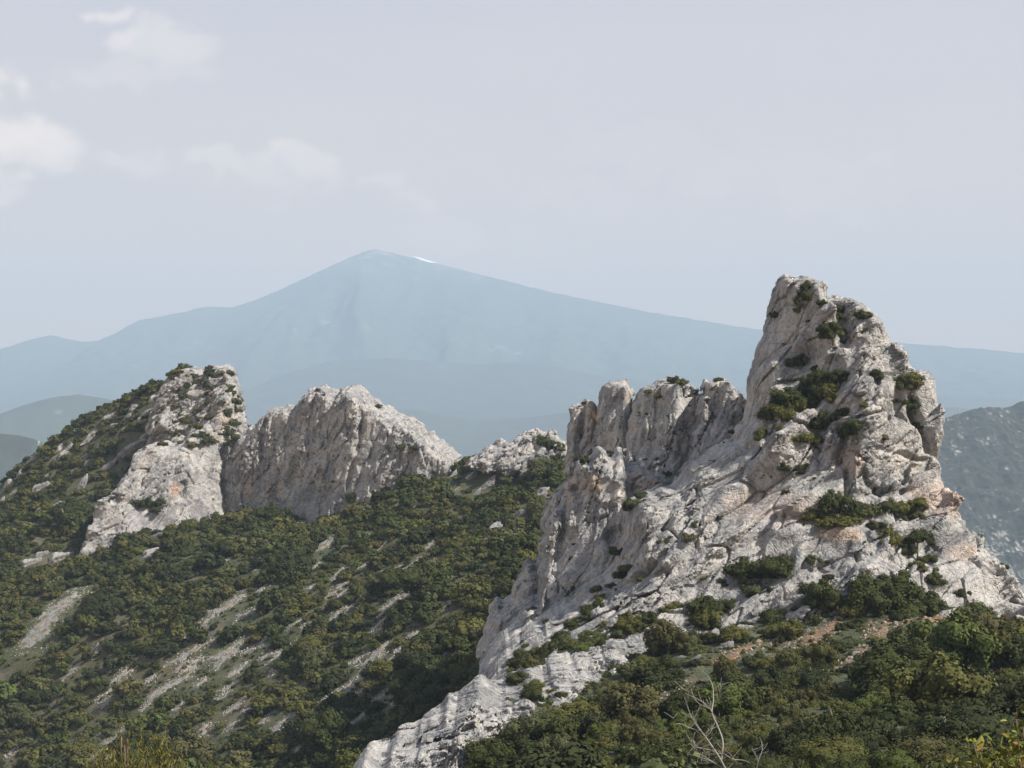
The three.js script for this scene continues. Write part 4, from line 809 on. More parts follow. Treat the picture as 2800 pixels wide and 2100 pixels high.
/* ------------------------------------------------------------------- shrubs */
const leafTone = (r) => { const k = 0.72 + r() * 0.56, w = (r() - 0.5) * 0.22; return [k * (1 + w), k, k * (1 - w * 0.6)]; };
function crown(seed, leaves, leaf, lobes, tall) {                      // unit crown: about 1 m radius, its foot at y = 0
  const r = rng(seed), P = [], C = [], N = [], centre = [];
  for (let i = 0; i < lobes; i++) {
    const a = r() * 6.283, q = Math.sqrt(r()) * 0.8, s = 0.20 + r() * r() * 0.36;
    centre.push([Math.cos(a) * q * 1.15, 0.22 * tall + r() * 0.85 * tall * (1 - q * 0.6), Math.sin(a) * q * 0.85, s]);
  }
  centre.push([(r() - 0.5) * 0.4, 0.45 * tall, (r() - 0.5) * 0.4, 0.48]);
  const v = new THREE.Vector3(), u = new THREE.Vector3(), w = new THREE.Vector3(), c = new THREE.Vector3();
  const tri = (a, b, d, col, n) => { P.push(a.x, a.y, a.z, b.x, b.y, b.z, d.x, d.y, d.z); for (let k = 0; k < 3; k++) { C.push(...col); N.push(n.x, n.y, n.z); } };
  for (let i = 0; i < leaves; i++) {
    const L = centre[Math.floor(r() * centre.length)];
    v.set(r() * 2 - 1, r() * 1.7 - 0.7, r() * 2 - 1).normalize();
    const rad = L[3] * (0.80 + 0.32 * r() + (r() < 0.14 ? 0.4 * r() : 0));
    c.set(L[0], L[1], L[2]).addScaledVector(v, rad);
    if (c.y < 0.02) c.y = 0.02 + r() * 0.15;
    const n = v.clone().add(new THREE.Vector3(r() - 0.5, r() - 0.2, r() - 0.5).multiplyScalar(0.9)).normalize();
    u.set(r() - 0.5, r() - 0.5, r() - 0.5).cross(n).normalize(); w.crossVectors(n, u);
    const a = leaf * (0.6 + r() * 0.8), b = a * (0.5 + r() * 0.5), col = leafTone(r);
    const p0 = c.clone().addScaledVector(u, -a), p1 = c.clone().addScaledVector(w, b), p2 = c.clone().addScaledVector(u, a), p3 = c.clone().addScaledVector(w, -b).addScaledVector(n, a * 0.4);
    tri(p0, p2, p1, col, n); tri(p0, p3, p2, col, n);
  }
  const body = [];
  for (const L of centre) {                                            // the dense twiggy inside of each lobe
    const g = new THREE.IcosahedronGeometry(L[3] * 0.70, 1), p = g.attributes.position;
    for (let i = 0; i < p.count; i++) { const q = 1 + 0.25 * noise(p.getX(i) * 5 + seed, p.getY(i) * 5, p.getZ(i) * 5); p.setXYZ(i, p.getX(i) * q + L[0], Math.max(p.getY(i) * q + L[1], 0.0), p.getZ(i) * q + L[2]); }
    const col = new Float32Array(p.count * 3); for (let i = 0; i < col.length; i += 3) { const k = 0.8; col[i] = k; col[i + 1] = k; col[i + 2] = k; }
    g.setAttribute('color', new THREE.BufferAttribute(col, 3)); g.deleteAttribute('uv'); g.computeVertexNormals();
    body.push(g);
  }
  const g = new THREE.BufferGeometry();
  g.setAttribute('position', new THREE.Float32BufferAttribute(P, 3)); g.setAttribute('normal', new THREE.Float32BufferAttribute(N, 3)); g.setAttribute('color', new THREE.Float32BufferAttribute(C, 3));
  return mergeGeometries([g, ...body]);
}
function stems(seed) {
  const r = rng(seed + 50), list = [];
  for (let i = 0; i < 4; i++) {
    const a = r() * 6.283, top = new THREE.Vector3(Math.cos(a) * 0.3, 0.6 + r() * 0.3, Math.sin(a) * 0.3);
    const c = new THREE.CatmullRomCurve3([new THREE.Vector3(Math.cos(a) * 0.05, -0.7, Math.sin(a) * 0.05), new THREE.Vector3(Math.cos(a) * 0.1, 0.1, Math.sin(a) * 0.1), top]);
    list.push(new THREE.TubeGeometry(c, 4, 0.045, 5));
  }
  return mergeGeometries(list);
}
const barkMat = new THREE.MeshStandardMaterial({ name: 'bark', color: new THREE.Color().setRGB(0.16, 0.125, 0.095), roughness: 0.95 });
const TINTS = { 'dark green': [0.040, 0.047, 0.013], 'olive green': [0.076, 0.076, 0.020], 'grey-green': [0.066, 0.072, 0.027], 'fresh green': [0.062, 0.077, 0.018], 'brownish green': [0.066, 0.062, 0.021], 'blackish green': [0.029, 0.035, 0.012] };
const TINT_NAMES = Object.keys(TINTS);
const leafLook = { name: 'leaves', vertexColors: true, roughness: 0.85, side: THREE.DoubleSide, specularIntensity: 0.25 };
const leafMats = Object.fromEntries(TINT_NAMES.map((t) => [t, new THREE.MeshPhysicalMaterial({ ...leafLook, color: new THREE.Color().setRGB(...TINTS[t]) })]));
const leafAny = new THREE.MeshPhysicalMaterial(leafLook);
const crowns = [0, 1, 2, 3, 4, 5].map((i) => crown(100 + i, 4200, 0.05, 12 + i * 3, [0.75, 1.0, 1.35, 0.62, 0.9, 1.15][i]));
const farCrowns = [0, 1, 2, 3, 4].map((i) => crown(200 + i, 760, 0.115, 8 + i * 3, [0.7, 1.0, 1.3, 0.6, 0.85][i]));
const nearCrowns = [0, 1, 2].map((i) => crown(300 + i, 11000, 0.030, 20 + i * 4, [0.8, 1.1, 0.95][i]));
const stemGeos = [0, 1, 2].map(stems);

const growing = [];                                                    // every shrub: place, size, tint
const rr = rng(4242);
const pickTint = (x, z) => {
  const n = noise(x / 24, 3, z / 24) + (rr() - 0.5) * 0.9;
  return n < -0.32 ? 'blackish green' : n < -0.08 ? 'dark green' : n < 0.14 ? 'olive green' : n < 0.28 ? 'grey-green' : n < 0.46 ? 'brownish green' : n < 0.60 ? 'dark green' : 'fresh green';
};
// those that root on rock, where the photograph shows them
const onRock = [
  [2209, 789, .9], [2203, 808, 1], [2187, 827, .8], [2182, 849, .6], [2247, 827, .6], [2294, 842, 1], [2285, 865, 1.1], [2266, 893, 1.4], [2275, 912, 1.2], [2304, 903, .9], [2358, 866, .7], [2373, 865, .6], [2345, 896, .6], [2367, 903, .6], [2187, 978, .8], [2168, 994, .9], [2190, 994, .7], [2231, 1010, .7],
  [2297, 1029, 1.2], [2272, 1045, 1.6], [2240, 1058, 1.6], [2209, 1061, 1.5], [2177, 1080, 1.6], [2146, 1092, 1.6], [2120, 1111, 1.6], [2101, 1134, 1.4], [2152, 1130, 1.4], [2190, 1111, 1.5], [2222, 1092, 1.5], [2266, 1073, 1.5], [2285, 1092, 1], [2307, 1124, 1.1], [2253, 1156, 1.1], [2234, 1162, 1], [2196, 1194, 1.6], [2177, 1194, 1], [2320, 1175, 1.3], [2342, 1178, 1.2], [2304, 1184, 1], [2139, 1181, .7], [2082, 1194, .9],
  [2490, 1035, 1.5], [2475, 1051, 1.3], [2509, 1045, 1.1], [2456, 1092, .9], [2494, 1089, .9], [2503, 1108, .8], [2513, 1165, .8], [2396, 1029, .8], [2367, 994, .6], [2434, 985, .6], [2364, 1108, .5], [2418, 1197, .5], [2117, 865, .5], [2434, 962, .4],
  [2144, 1279, .8], [2197, 1279, 1.2], [2216, 1409, 1.1], [2280, 1390, 1.6], [2305, 1415, 1.8], [2262, 1400, 1.2], [2368, 1393, 1.5], [2340, 1405, 1.2], [2394, 1434, 1.2], [2444, 1380, 1.7], [2420, 1388, 1.2], [2479, 1387, 1.3], [2514, 1377, 1.2], [2508, 1409, 1], [2435, 1472, 1.5], [2476, 1504, 1.2], [2542, 1529, 1.1], [2511, 1551, 1], [2558, 1586, .8], [2220, 1526, 1.2], [2131, 1535, 2.1], [2103, 1554, 1.9], [2147, 1558, 1.7], [2036, 1577, 1.6], [2058, 1596, 1.5], [2360, 1640, 2.1], [2400, 1612, 2.2], [2450, 1602, 2.2], [2500, 1622, 2.2], [2540, 1642, 2.0], [2420, 1658, 2.1], [2480, 1658, 2.2], [2242, 1637, 1.9], [2280, 1650, 1.8], [2118, 1684, 1.6], [1947, 1659, 1.4], [1925, 1700, 1.5], [1995, 1650, 1.2], [2622, 1616, 1.3], [2559, 1588, .8], [2735, 1555, .6],
  [1609, 1670, 1], [1723, 1714, 1.2], [1716, 1692, 1], [1780, 1698, .9], [1843, 1724, 1], [1827, 1762, 1], [1780, 1755, .8], [1938, 1664, 1.5], [1919, 1702, 1.4], [1577, 1752, 1], [1552, 1771, .8], [1600, 1745, .8], [1653, 1717, .8], [1460, 1790, 1.2], [1489, 1803, 1], [1460, 1876, 1], [1457, 1904, 1], [1416, 1857, 1], [1533, 1898, .6], [1821, 1828, 1.4], [1773, 1828, 1.2], [1894, 1778, 1.3],
  [1756, 1352, .9], [1740, 1371, 1], [1725, 1390, 1], [1677, 1507, .8], [1696, 1510, .8], [1826, 1298, .4], [1902, 1434, .7], [1880, 1466, .9], [1823, 1485, .7], [1721, 1548, 1], [1608, 1668, 1], [1702, 1572, .8], [1672, 1600, .7], [1645, 1632, .8], [1588, 1690, .8], [1562, 1712, .8], [1535, 1738, .9], [1505, 1762, .8], [1668, 1234, .5], [1598, 1262, .6],
  [1843, 1038, .8], [1867, 1049, .7], [1804, 1080, .8], [1778, 1068, .6], [1905, 1065, .6], [1601, 1101, .5], [1965, 1035, .6], [2003, 1178, .7],
  [973, 1377, 1.9], [962, 1362, 1.5], [1494, 1203, 1.9], [1519, 1209, 1.9], [1476, 1200, 1.4], [1534, 1222, 1.2], [1035, 1110, .8], [1100, 1215, 1.2], [1132, 1222, 1.0], [870, 1062, .9], [913, 1312, .9], [410, 1372, 2.0], [440, 1366, 1.8], [385, 1375, 1.4], [425, 1390, 1.3],
];
for (const [px, py, rad] of onRock) {
  const s = spot(px, py + rad * 6, 60); if (!s) continue;
  growing.push({ x: s.x, y: s.y - 0.35 * rad, z: s.z, r: rad * 1.35, tint: rr() < 0.6 ? 'dark green' : rr() < 0.7 ? 'olive green' : 'grey-green', rock: s.rock, listed: true });
}
// the blunt crag is half overgrown
for (let i = 0; i < 260; i++) {
  const px = 425 + rr() * 235, py = 1003 + rr() * 215, s = spot(px, py, 100);
  if (s && s.rock && noise(px / 26, py / 18, 3) > -0.02) growing.push({ x: s.x, y: s.y - 0.5, z: s.z, r: 0.9 + rr() * 0.9, tint: pickTint(s.x, s.z), rock: s.rock });
}
// the green break between the foot of the massif and the spur crest
for (let i = 0; i < 90; i++) {
  const u = rr(), px = mix(1395, 1790, u), py = mix(1822, 1694, u) + (rr() - 0.5) * 34, s = spot(px, py, 60);
  if (s) growing.push({ x: s.x, y: s.y - 0.3, z: s.z, r: 0.45 + rr() * 0.7, tint: pickTint(s.x, s.z), rock: s.rock });
}
// tufts and dwarf bushes in the joints of the peak and the fins
for (let i = 0; i < 520; i++) {
  const px = 1480 + rr() * 1200, py = 780 + rr() * 850, s = spot(px, py, 60);
  if (s && s.rock && noise(px / 45, py / 32, 23) + 0.5 * noise(px / 14, py / 10, 5) > 0.16) growing.push({ x: s.x, y: s.y - 0.18, z: s.z, r: 0.18 + rr() * rr() * 0.5, tint: pickTint(s.x, s.z), rock: s.rock });
}
// and so is the ridge beside it
for (let i = 0; i < 620; i++) {
  const px = rr() * 470, py = 1000 + rr() * 420, s = spot(px, py, 100);
  if (s && !s.rock && s.d < 600 && !looseRocks.some((q) => Math.abs(q.s.x - s.x) < q.L * 0.5 && Math.abs(q.s.d - s.d) < q.L * 0.6)) growing.push({ x: s.x, y: s.y - 0.3, z: s.z, r: 0.8 + rr() * 1.0, tint: pickTint(s.x, s.z), rock: null });
}
// low bushes in the joints of the spur and the foot of the massif
for (let i = 0; i < 160; i++) {
  const px = 1380 + rr() * 900, py = 1640 - (px - 1380) * 0.12 + rr() * 170, s = spot(px, py, 60);
  if (s && s.rock && noise(px / 40, py / 30, 13) > 0.12) growing.push({ x: s.x, y: s.y - 0.3, z: s.z, r: 0.45 + rr() * 0.6, tint: pickTint(s.x, s.z), rock: s.rock });
}
// the scrub of the slopes
{
  const clear = (x, d, bare) => {
    for (const p of patches) { const ax = x - p.A.x, ay = d - p.A.y, t = ax * p.dir.x + ay * p.dir.y, s = Math.abs(ax * p.dir.y - ay * p.dir.x); if (t > -0.5 && t < p.len + 0.5 && s < p.half) return true; }
    if (!bare) for (const q of looseRocks) { const dx = x - q.s.x, dd = d - q.s.d; if (dx * dx + dd * dd * 0.35 < (q.L * 0.95) ** 2 && dd < q.L) return true; }
    return false;
  };
  for (let d = 66; d < 600; d += 2.0) for (let x = Math.max(-235, -0.44 * d - 10); x < Math.min(235, 0.44 * d + 10); x += 2.0) {
    const px = x + (rr() - 0.5) * 2.2, pd = d + (rr() - 0.5) * 2.2;
    const lush = fbm(px / 17, 5, pd / 17, 3), big = sstep(0.12, 0.4, noise(px / 13, 9, pd / 13));
    const gap = sstep(0.14, 0.36, fbm(px / 9, 3, -pd / 9, 4));
    if (rr() < 0.08 + gap * 0.70 - lush * 0.15) continue;
    const rad = (0.7 + rr() * rr() * 1.5) * (1 + 0.75 * big) * (d < 530 && rr() < 0.035 ? 1.9 : rr() < 0.2 ? 0.6 : 1) * (d < 250 ? 0.95 : 1.28);
    const y = groundY(px, pd);
    if (clear(px, pd)) continue;
    const low = [2.5, 4.5, 7].some((e) => clear(px * (pd + e) / pd, pd + e, e > 3));              // nothing tall grows right below a chute
    const ledge = px * FOC / pd < 330 && pd < 240 && [2, 4, 6, 8].some((e) => { const q = rockAt(px * (pd + e) / pd, (y + 1.4) * (pd + e) / pd, -pd - e, 0); return q && q.c.name === 'rock_spur'; });
    if (rockAt(px, y + 1.2, -pd, 0.2)) continue;
    if (!inSight(px, y + 3.5, -pd)) continue;
    growing.push({ x: px, y: y - 0.2, z: -pd, r: low || ledge ? 0.35 + 0.35 * rr() : rad, tint: big > 0.4 && rr() < 0.6 ? (rr() < 0.5 ? 'blackish green' : 'dark green') : pickTint(px, -pd), rock: null });
  }
}
for (let d = 60; d < 250; d += 1.3) for (let x = -0.1 * d; x < 0.34 * d + 4; x += 1.3) {   // herbs and dwarf bushes in the gaps of the near spur
  const px = x + (rr() - 0.5) * 1.3, pd = d + (rr() - 0.5) * 1.3, y = groundY(px, pd);
  if (rr() < 0.45 || rockAt(px, y + 0.6, -pd, 0.1) || !inSight(px, y + 1.2, -pd)) continue;
  growing.push({ x: px, y: y - 0.06, z: -pd, r: 0.16 + rr() * 0.3, tint: rr() < 0.4 ? 'olive green' : rr() < 0.5 ? 'brownish green' : 'fresh green', rock: null, herb: true });
}
// the 300 that show largest stand as shrubs of their own; the rest is the scrub
{
  const shown = growing.map((s) => ({ s, px: 1400 + s.x / -s.z * FOC, py: 1050 - (s.y + s.r) / -s.z * FOC, size: s.r / -s.z }));
  const seen = shown.filter((q) => q.px > 5 && q.px < 2795 && q.py > 0 && q.py < 2090 && inSight(q.s.x, q.s.y + q.s.r * 1.1, q.s.z)).sort((a, b) => (b.s.listed ? 1e3 : 0) + b.size - (a.s.listed ? 1e3 : 0) - a.size);
  const own = new Set(seen.slice(0, 296).map((q) => q.s));
  console.log('shrubs', growing.length, 'in sight', seen.length);
  const place = (q) => {
    const { px, py, s } = q;
    if (s.rock) {
      const n = s.rock.c.label;
      if (s.rock === massif) {
        if (py < 935 && px < 2262) return 'on the taller summit';
        if (py < 935) return 'on the lower twin summit';
        if (py < 1145 && px < 2330) return "on the peak's slanting ledge";
        if (px > 2380 && py < 1180) return "on the peak's sunlit shoulder";
        if (py < 1330) return 'on broken rock below the slanting ledge';
        if (py < 1460 && px > 2200) return 'on the long ledge under the pillar';
        if (px > 2200 && py < 1590) return 'on slabs under the long ledge';
        if (px > 2200) return 'in the thicket at the peak base';
        return "on the peak's slanting slabs";
      }
      if (n.includes('spur')) return 'on the pitted spur crest';
      if (n.includes('fin') || n.includes('blade')) return `on the ${n.includes('broadest') ? 'broad flat-topped fin' : n.includes('pointed') ? 'pointed fin' : n.includes('slit') ? 'slit blade' : n.includes('thumb') ? 'thumb-shaped fin' : 'smooth grey fin'}`;
      return `on the ${n.includes('blunt crag at') ? 'blunt crag' : n.includes('buttress') ? 'leaning pale buttress' : n.includes('wall') ? 'grey pitted wall' : n.includes('saddle') ? 'saddle outcrop' : 'jagged low outcrop'}`;
    }
    if (-s.z > 260) return 'on the far scrub slope';
    if (py > 2000) return px < 1700 ? 'at the bottom edge beside the spur' : px < 2300 ? 'at the bottom edge around the dead tree' : 'at the bottom edge under the peak';
    if (py > 1880) return px < 1700 ? 'in low scrub beside the spur' : px < 2100 ? 'in low scrub above the dead tree' : px < 2450 ? 'in mid-slope scrub under the peak' : 'in mid-slope scrub near the corner';
    return px < 1900 ? 'between spur crest and red soil' : px < 2350 ? 'on the wooded slope below red soil' : 'on the wooded slope near the edge';
  };
  const made = [];
  seen.slice(0, 296).forEach((q, i) => {
    const s = q.s, g = new THREE.Group(), r = rng(i * 31 + 5);
    g.position.set(s.x, s.y, s.z); g.rotation.y = r() * 6.283; g.scale.set(s.r * (0.85 + r() * 0.5), s.r * (0.75 + r() * 0.45), s.r * (0.85 + r() * 0.4));
    add(new THREE.Mesh(stemGeos[i % 3], barkMat), 'stem', g);
    add(new THREE.Mesh(-s.z < 125 && s.r > 0.8 ? nearCrowns[Math.floor(r() * 3)] : crowns[Math.floor(r() * 6)], leafMats[s.tint]), 'crown', g);
    add(g, 'evergreen_shrub');
    const size = s.r > 1.75 ? 'large' : s.r > 1.05 ? 'mid-sized' : 'small', where = place(q);
    made.push({ g, q, where, text: `${size} ${s.tint} shrub ${where}` });
  });
  for (const text of new Set(made.map((m) => m.text))) {
    const list = made.filter((m) => m.text === text).sort((a, b) => a.q.px - b.q.px);
    list.forEach((m, i) => tag(m.g, list.length === 1 ? text : `${text}, ${ORD[i] || 'further'} from left`, 'shrub', `shrubs ${m.where}`));
  }
  const rest = growing.filter((s) => !own.has(s)), scrub = new THREE.Group(), M = new THREE.Matrix4(), Q = new THREE.Quaternion(), E = new THREE.Euler(), col = new THREE.Color(), r = rng(99);
  const bins = new Map();
  for (const s of rest) { const k = -s.z < 125 && s.r > 0.8 ? 'm' + Math.floor(r() * 3) : (-s.z < 270 ? 'n' : 'f') + Math.floor(r() * (-s.z < 270 ? 6 : 5)); if (!bins.has(k)) bins.set(k, []); bins.get(k).push(s); }
  for (const [k, list] of bins) {
    const im = new THREE.InstancedMesh({ m: nearCrowns, n: crowns, f: farCrowns }[k[0]][+k[1]], leafAny, list.length);
    list.forEach((s, i) => {
      E.set((r() - 0.5) * 0.2, r() * 6.283, (r() - 0.5) * 0.2); Q.setFromEuler(E);
      M.compose(new THREE.Vector3(s.x, s.y, s.z), Q, new THREE.Vector3(s.r * (0.9 + r() * 0.3), s.r * (0.8 + r() * 0.4), s.r * (0.9 + r() * 0.3)));
      im.setMatrixAt(i, M);
      const t = TINTS[s.tint], v = 0.9 + r() * 0.34; im.setColorAt(i, col.setRGB(t[0] * v * (0.92 + r() * 0.16), t[1] * v, t[2] * v * (0.9 + r() * 0.2)));
    });
    im.userData.kind = 'stuff';
    add(im, 'shrub_crown', scrub);
  }
  tag(add(scrub, 'scrub'), 'dense evergreen scrub covering the slopes', 'scrub', null, 'stuff');
}

/* ---------------------------------------------------------- the small pine */
{
  const s = spot(2508, 1532, 100), g = new THREE.Group(), r = rng(8);
  const top = wy(1469, s.d), h = top - s.y;
  g.position.set(s.x, s.y - 0.3, s.z);
  const trunk = new THREE.TubeGeometry(new THREE.CatmullRomCurve3([new THREE.Vector3(0, -0.5, 0), new THREE.Vector3(0.05, h * 0.5, 0.05), new THREE.Vector3(-0.05, h + 0.5, 0)]), 8, 0.13, 7);
  add(new THREE.Mesh(trunk, barkMat), 'trunk', g);
  const c = new THREE.Mesh(crowns[2], leafMats['dark green']); c.position.set(-0.1, h - 0.6, 0); c.scale.set(2.1, 1.25, 1.9); add(c, 'crown', g);
  add(g, 'pine_tree'); tag(g, 'small dark pine with a bare trunk on the slabs under the long ledge', 'tree');
}

/* ---------------------------------------------------------- the dead trees */
const deadMat = new THREE.MeshStandardMaterial({ name: 'dead_wood', color: new THREE.Color().setRGB(0.27, 0.24, 0.21), roughness: 0.9 });
function deadTree(label, D, parts, seed) {
  const g = new THREE.Group(), r = rng(seed), root = parts[0].pts[0], bx = wx(root[0], D), by = groundY(bx, D);
  g.position.set(bx, by, -D);
  const zOf = new Map();
  parts.forEach((q, n) => {
    let z = q.z || 0;
    const pts = q.pts.map(([px, py], i) => new THREE.Vector3(wx(px, D) - bx, wy(py, D) - by, z + (i ? (z += (q.dz ?? (r() - 0.5) * 0.5) * 0.5) * 0 + z : 0)));
    if (n === 0) pts.unshift(new THREE.Vector3(pts[0].x + 0.3, -0.3, 0));
    const curve = new THREE.CatmullRomCurve3(pts), seg = pts.length * 5, rad = 6, pos = [], idx = [], fr = curve.computeFrenetFrames(seg, false);
    for (let i = 0; i <= seg; i++) {
      const t = i / seg, p = curve.getPoint(t), w = mix(q.a, q.b, t) * (1 + 0.15 * noise(t * 9, n, seed));
      for (let k = 0; k < rad; k++) { const a = k / rad * 6.283, o = fr.normals[i].clone().multiplyScalar(Math.cos(a) * w).addScaledVector(fr.binormals[i], Math.sin(a) * w).add(p); pos.push(o.x, o.y, o.z); }
      if (i) for (let k = 0; k < rad; k++) { const A = (i - 1) * rad + k, B = (i - 1) * rad + (k + 1) % rad, C = A + rad, E = B + rad; idx.push(A, C, B, B, C, E); }
    }
    const ge = new THREE.BufferGeometry(); ge.setAttribute('position', new THREE.Float32BufferAttribute(pos, 3)); ge.setIndex(idx); ge.computeVertexNormals();
    add(new THREE.Mesh(ge, deadMat), n ? 'branch' : 'trunk', g);
  });
  const twigs = [];
  for (const q of parts) for (let k = 0; k < 5; k++) {
    const i = 1 + Math.floor(r() * (q.pts.length - 1)), a = q.pts[i - 1], b = q.pts[i], t = r(), px = mix(a[0], b[0], t), py = mix(a[1], b[1], t), L = 14 + r() * 34, w = -Math.PI / 2 + (r() - 0.5) * 2.4;
    const p0 = new THREE.Vector3(wx(px, D) - bx, wy(py, D) - by, 0), p2 = new THREE.Vector3(wx(px + Math.cos(w) * L, D) - bx, wy(py + Math.sin(w) * L, D) - by, (r() - 0.5) * 0.5), p1 = p0.clone().lerp(p2, 0.5).add(new THREE.Vector3((r() - 0.5) * 0.12, (r() - 0.5) * 0.12, 0));
    twigs.push(new THREE.TubeGeometry(new THREE.CatmullRomCurve3([p0, p1, p2]), 4, 0.0065, 4));
  }
  const tw = add(new THREE.Mesh(mergeGeometries(twigs), deadMat), 'twigs', g); tw.userData.kind = 'stuff';
  add(g, 'dead_tree'); tag(g, label, 'dead tree');
}
deadTree('bare grey dead tree with forking branches above the lowest scrub', 52, [
  { pts: [[1990, 2125], [1972, 2080], [1950, 2045], [1925, 2010]], a: 0.042, b: 0.0240 },
  { pts: [[1925, 2010], [1908, 1985], [1895, 1962], [1885, 1945]], a: 0.028, b: 0.0058, dz: 0.2 }, { pts: [[1972, 2085], [1978, 2030], [1968, 1995], [1955, 1962], [1962, 1930], [1962, 1895], [1950, 1872], [1925, 1850]], a: 0.028, b: 0.0058, dz: -0.3 },
  { pts: [[1957, 1965], [1935, 1930], [1905, 1905], [1868, 1884]], a: 0.018, b: 0.0048, dz: 0.3 }, { pts: [[1940, 1938], [1912, 1925], [1890, 1905]], a: 0.011, b: 0.0038 }, { pts: [[1915, 2000], [1893, 1965], [1880, 1930], [1876, 1915]], a: 0.017, b: 0.0043, dz: -0.2 },
  { pts: [[1912, 1998], [1880, 1985], [1855, 1968], [1836, 1963]], a: 0.015, b: 0.0038, dz: 0.4 }, { pts: [[1985, 2105], [1940, 2080], [1905, 2068], [1878, 2064]], a: 0.017, b: 0.0043 }, { pts: [[1960, 2090], [1925, 2066], [1905, 2052], [1893, 2046]], a: 0.012, b: 0.0038, dz: 0.3 }, { pts: [[1950, 2085], [1915, 2088], [1890, 2078]], a: 0.010, b: 0.0034 },
  { pts: [[1978, 2060], [2005, 2078], [2040, 2088], [2062, 2102]], a: 0.015, b: 0.0048, dz: -0.3 }, { pts: [[1930, 2015], [1945, 2000], [1950, 1985]], a: 0.011, b: 0.0038 }, { pts: [[1962, 1920], [1972, 1900], [1970, 1880]], a: 0.009, b: 0.0029 }, { pts: [[1940, 2050], [1900, 2040], [1880, 2025]], a: 0.011, b: 0.0034, dz: 0.2 },
], 3);
deadTree('small pale dead snag with a forked tip', 58, [
  { pts: [[2066, 2130], [2068, 2098], [2072, 2076], [2080, 2060], [2087, 2047]], a: 0.020, b: 0.0067 }, { pts: [[2072, 2076], [2063, 2060], [2057, 2047]], a: 0.011, b: 0.0043 },
], 4);

/* --------------------------------------------- bushes close to the viewpoint */
function sprayBush(label, px, D, topPy, halfPx, tint, tips, seed) {    // upright feathery juniper
  const r = rng(seed), bx = wx(px, D), by = groundY(bx, D), top = wy(topPy, D), h = top - by, half = halfPx / FOC * D;
  const g = new THREE.Group(); g.position.set(bx, by, -D);
  const P = [], C = [], N = [], wood = [];
  for (let s = 0; s < 210; s++) {
    const a = r() * 6.283, q = Math.sqrt(r()), tx = Math.cos(a) * q * half, tz = Math.sin(a) * q * half, ty = h * (1 - 0.34 * q * q) * (0.86 + r() * 0.16) * (s < 4 ? 1.02 : 0.97);
    const base = new THREE.Vector3(tx * 0.25, 0, tz * 0.25), mid = new THREE.Vector3(tx * 0.8, ty * 0.55, tz * 0.8), end = new THREE.Vector3(tx * (1 + (r() - 0.5) * 0.3), ty, tz);
    const c = new THREE.QuadraticBezierCurve3(base, mid, end);
    if (s < 26) wood.push(new THREE.TubeGeometry(c, 6, 0.011, 4));
    for (let k = 0; k < 95; k++) {
      const t = 0.36 + 0.66 * Math.pow(r(), 0.7), p = c.getPoint(Math.min(t, 1)), up = c.getTangent(Math.min(t, 1));
      const dir = new THREE.Vector3(r() - 0.5, r() * 0.3, r() - 0.5).normalize().multiplyScalar(0.95).addScaledVector(up, 0.8).normalize();
      const L = 0.045 + r() * 0.05, sd = new THREE.Vector3(r() - 0.5, r() - 0.5, r() - 0.5).cross(dir).normalize().multiplyScalar(0.0055);
      const o = p.clone().add(new THREE.Vector3(r() - 0.5, r() - 0.5, r() - 0.5).multiplyScalar(0.085));
      const e = o.clone().addScaledVector(dir, L), n = sd.clone().cross(dir).normalize();
      P.push(o.x - sd.x, o.y - sd.y, o.z - sd.z, o.x + sd.x, o.y + sd.y, o.z + sd.z, e.x, e.y, e.z);
      const tip = r() < 0.35, kk = 0.7 + r() * 0.6, cc = (tip ? tips : tint).map((v) => v * kk);
      for (let m = 0; m < 3; m++) { C.push(...cc); N.push(n.x, n.y, n.z); }
    }
  }
  const ge = new THREE.BufferGeometry(); ge.setAttribute('position', new THREE.Float32BufferAttribute(P, 3)); ge.setAttribute('color', new THREE.Float32BufferAttribute(C, 3)); ge.setAttribute('normal', new THREE.Float32BufferAttribute(N, 3));
  add(new THREE.Mesh(mergeGeometries(wood), barkMat), 'stem', g);
  add(new THREE.Mesh(ge, leafAny), 'crown', g);
  add(g, 'juniper_bush'); tag(g, label, 'bush');
}
sprayBush('feathery olive juniper bush rising from the bottom edge, close by', 375, 17, 1950, 200, [0.085, 0.082, 0.024], [0.145, 0.125, 0.030], 11);
sprayBush('lower feathery juniper bush beside the taller one at the bottom edge', 600, 17.5, 2062, 95, [0.082, 0.084, 0.025], [0.14, 0.125, 0.034], 12);
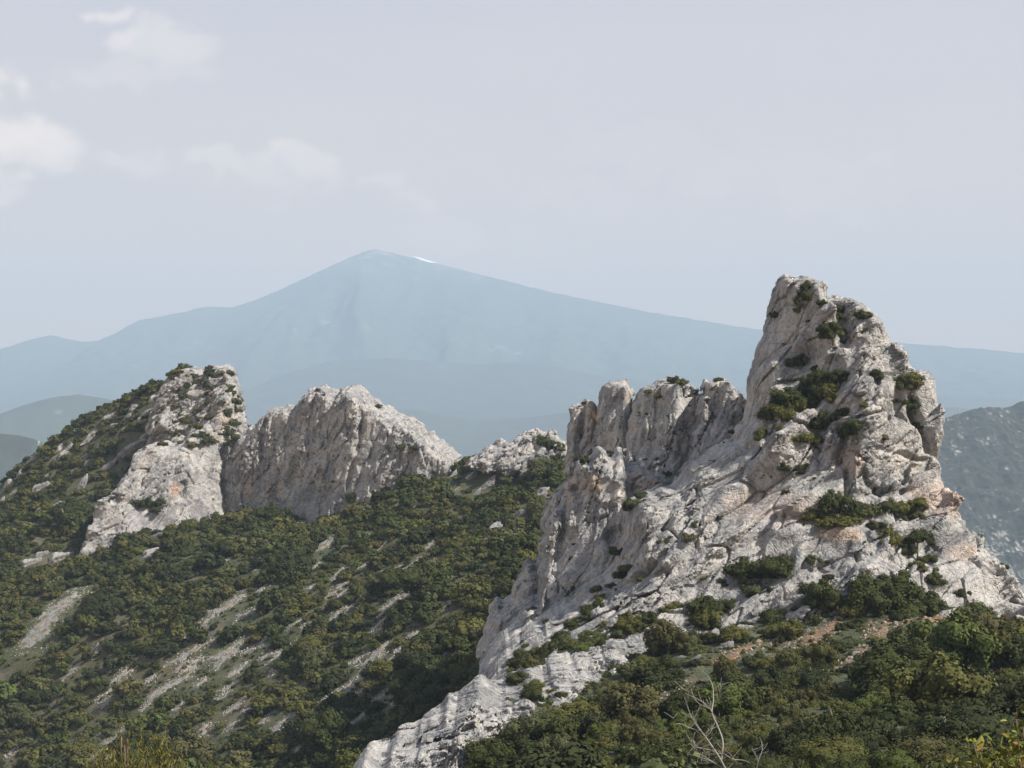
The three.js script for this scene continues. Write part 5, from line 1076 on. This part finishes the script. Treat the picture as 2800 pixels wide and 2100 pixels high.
function leafBush(label, px, D, topPy, halfPx, n, seed, sprigs) {      // broad small leaves on thin twigs
  const r = rng(seed), bx = wx(px, D), by = groundY(bx, D), h = wy(topPy, D) - by, half = halfPx / FOC * D;
  const g = new THREE.Group(); g.position.set(bx, by, -D);
  const P = [], C = [], N = [], wood = [];
  for (let s = 0; s < sprigs; s++) {
    const a = r() * 6.283, q = Math.sqrt(r()), tx = Math.cos(a) * q * half, tz = Math.sin(a) * q * half, ty = h * (1 - 0.30 * q * q) * (0.72 + r() * 0.28);
    const c = new THREE.QuadraticBezierCurve3(new THREE.Vector3(tx * 0.15, 0, tz * 0.15), new THREE.Vector3(tx * 0.6, ty * 0.6, tz * 0.6), new THREE.Vector3(tx, ty, tz));
    wood.push(new THREE.TubeGeometry(c, 8, 0.006, 4));
    for (let k = 0; k < n; k++) {
      const t = 0.45 + 0.55 * Math.pow(r(), 0.75), o = c.getPoint(t).add(new THREE.Vector3(r() - 0.5, r() - 0.5, r() - 0.5).multiplyScalar(0.13));
      const dir = new THREE.Vector3(r() - 0.5, r() * 0.7 - 0.2, r() - 0.5).normalize(), L = 0.026 + r() * 0.022;
      const sd = new THREE.Vector3(r() - 0.5, r() - 0.5, r() - 0.5).cross(dir).normalize(), up = sd.clone().cross(dir);
      const w = L * 0.36, pt = (u, v, b) => { const q2 = o.clone().addScaledVector(dir, u * L * 2).addScaledVector(sd, v * w).addScaledVector(up, b * L * 0.18); return [q2.x, q2.y, q2.z]; };
      const ring = [pt(0, 0, 0), pt(0.3, 1, 1), pt(0.72, 0.8, 1), pt(1, 0, 0), pt(0.72, -0.8, 1), pt(0.3, -1, 1)], mid = pt(0.5, 0, 0);
      const kk = 0.65 + r() * 0.7, y = r(), cc = (y < 0.62 ? [0.095, 0.115, 0.022] : y < 0.94 ? [0.17, 0.165, 0.028] : [0.2, 0.12, 0.03]).map((v) => v * kk);
      for (let m = 0; m < 6; m++) { P.push(...mid, ...ring[m], ...ring[(m + 1) % 6]); for (let z = 0; z < 3; z++) { C.push(...cc); N.push(up.x, up.y, up.z); } }
    }
  }
  const ge = new THREE.BufferGeometry(); ge.setAttribute('position', new THREE.Float32BufferAttribute(P, 3)); ge.setAttribute('color', new THREE.Float32BufferAttribute(C, 3)); ge.setAttribute('normal', new THREE.Float32BufferAttribute(N, 3));
  add(new THREE.Mesh(mergeGeometries(wood), barkMat), 'stem', g);
  add(new THREE.Mesh(ge, leafAny), 'crown', g);
  add(g, 'leafy_bush'); tag(g, label, 'bush');
}
leafBush('sunlit yellow-green leafy bush in the bottom corner, close by', 2850, 13, 1905, 260, 62, 21, 110);
leafBush('tips of a yellow-green leafy bush just showing at the bottom edge', 2450, 13.5, 2072, 70, 40, 22, 34);

renderer.render(scene, camera);
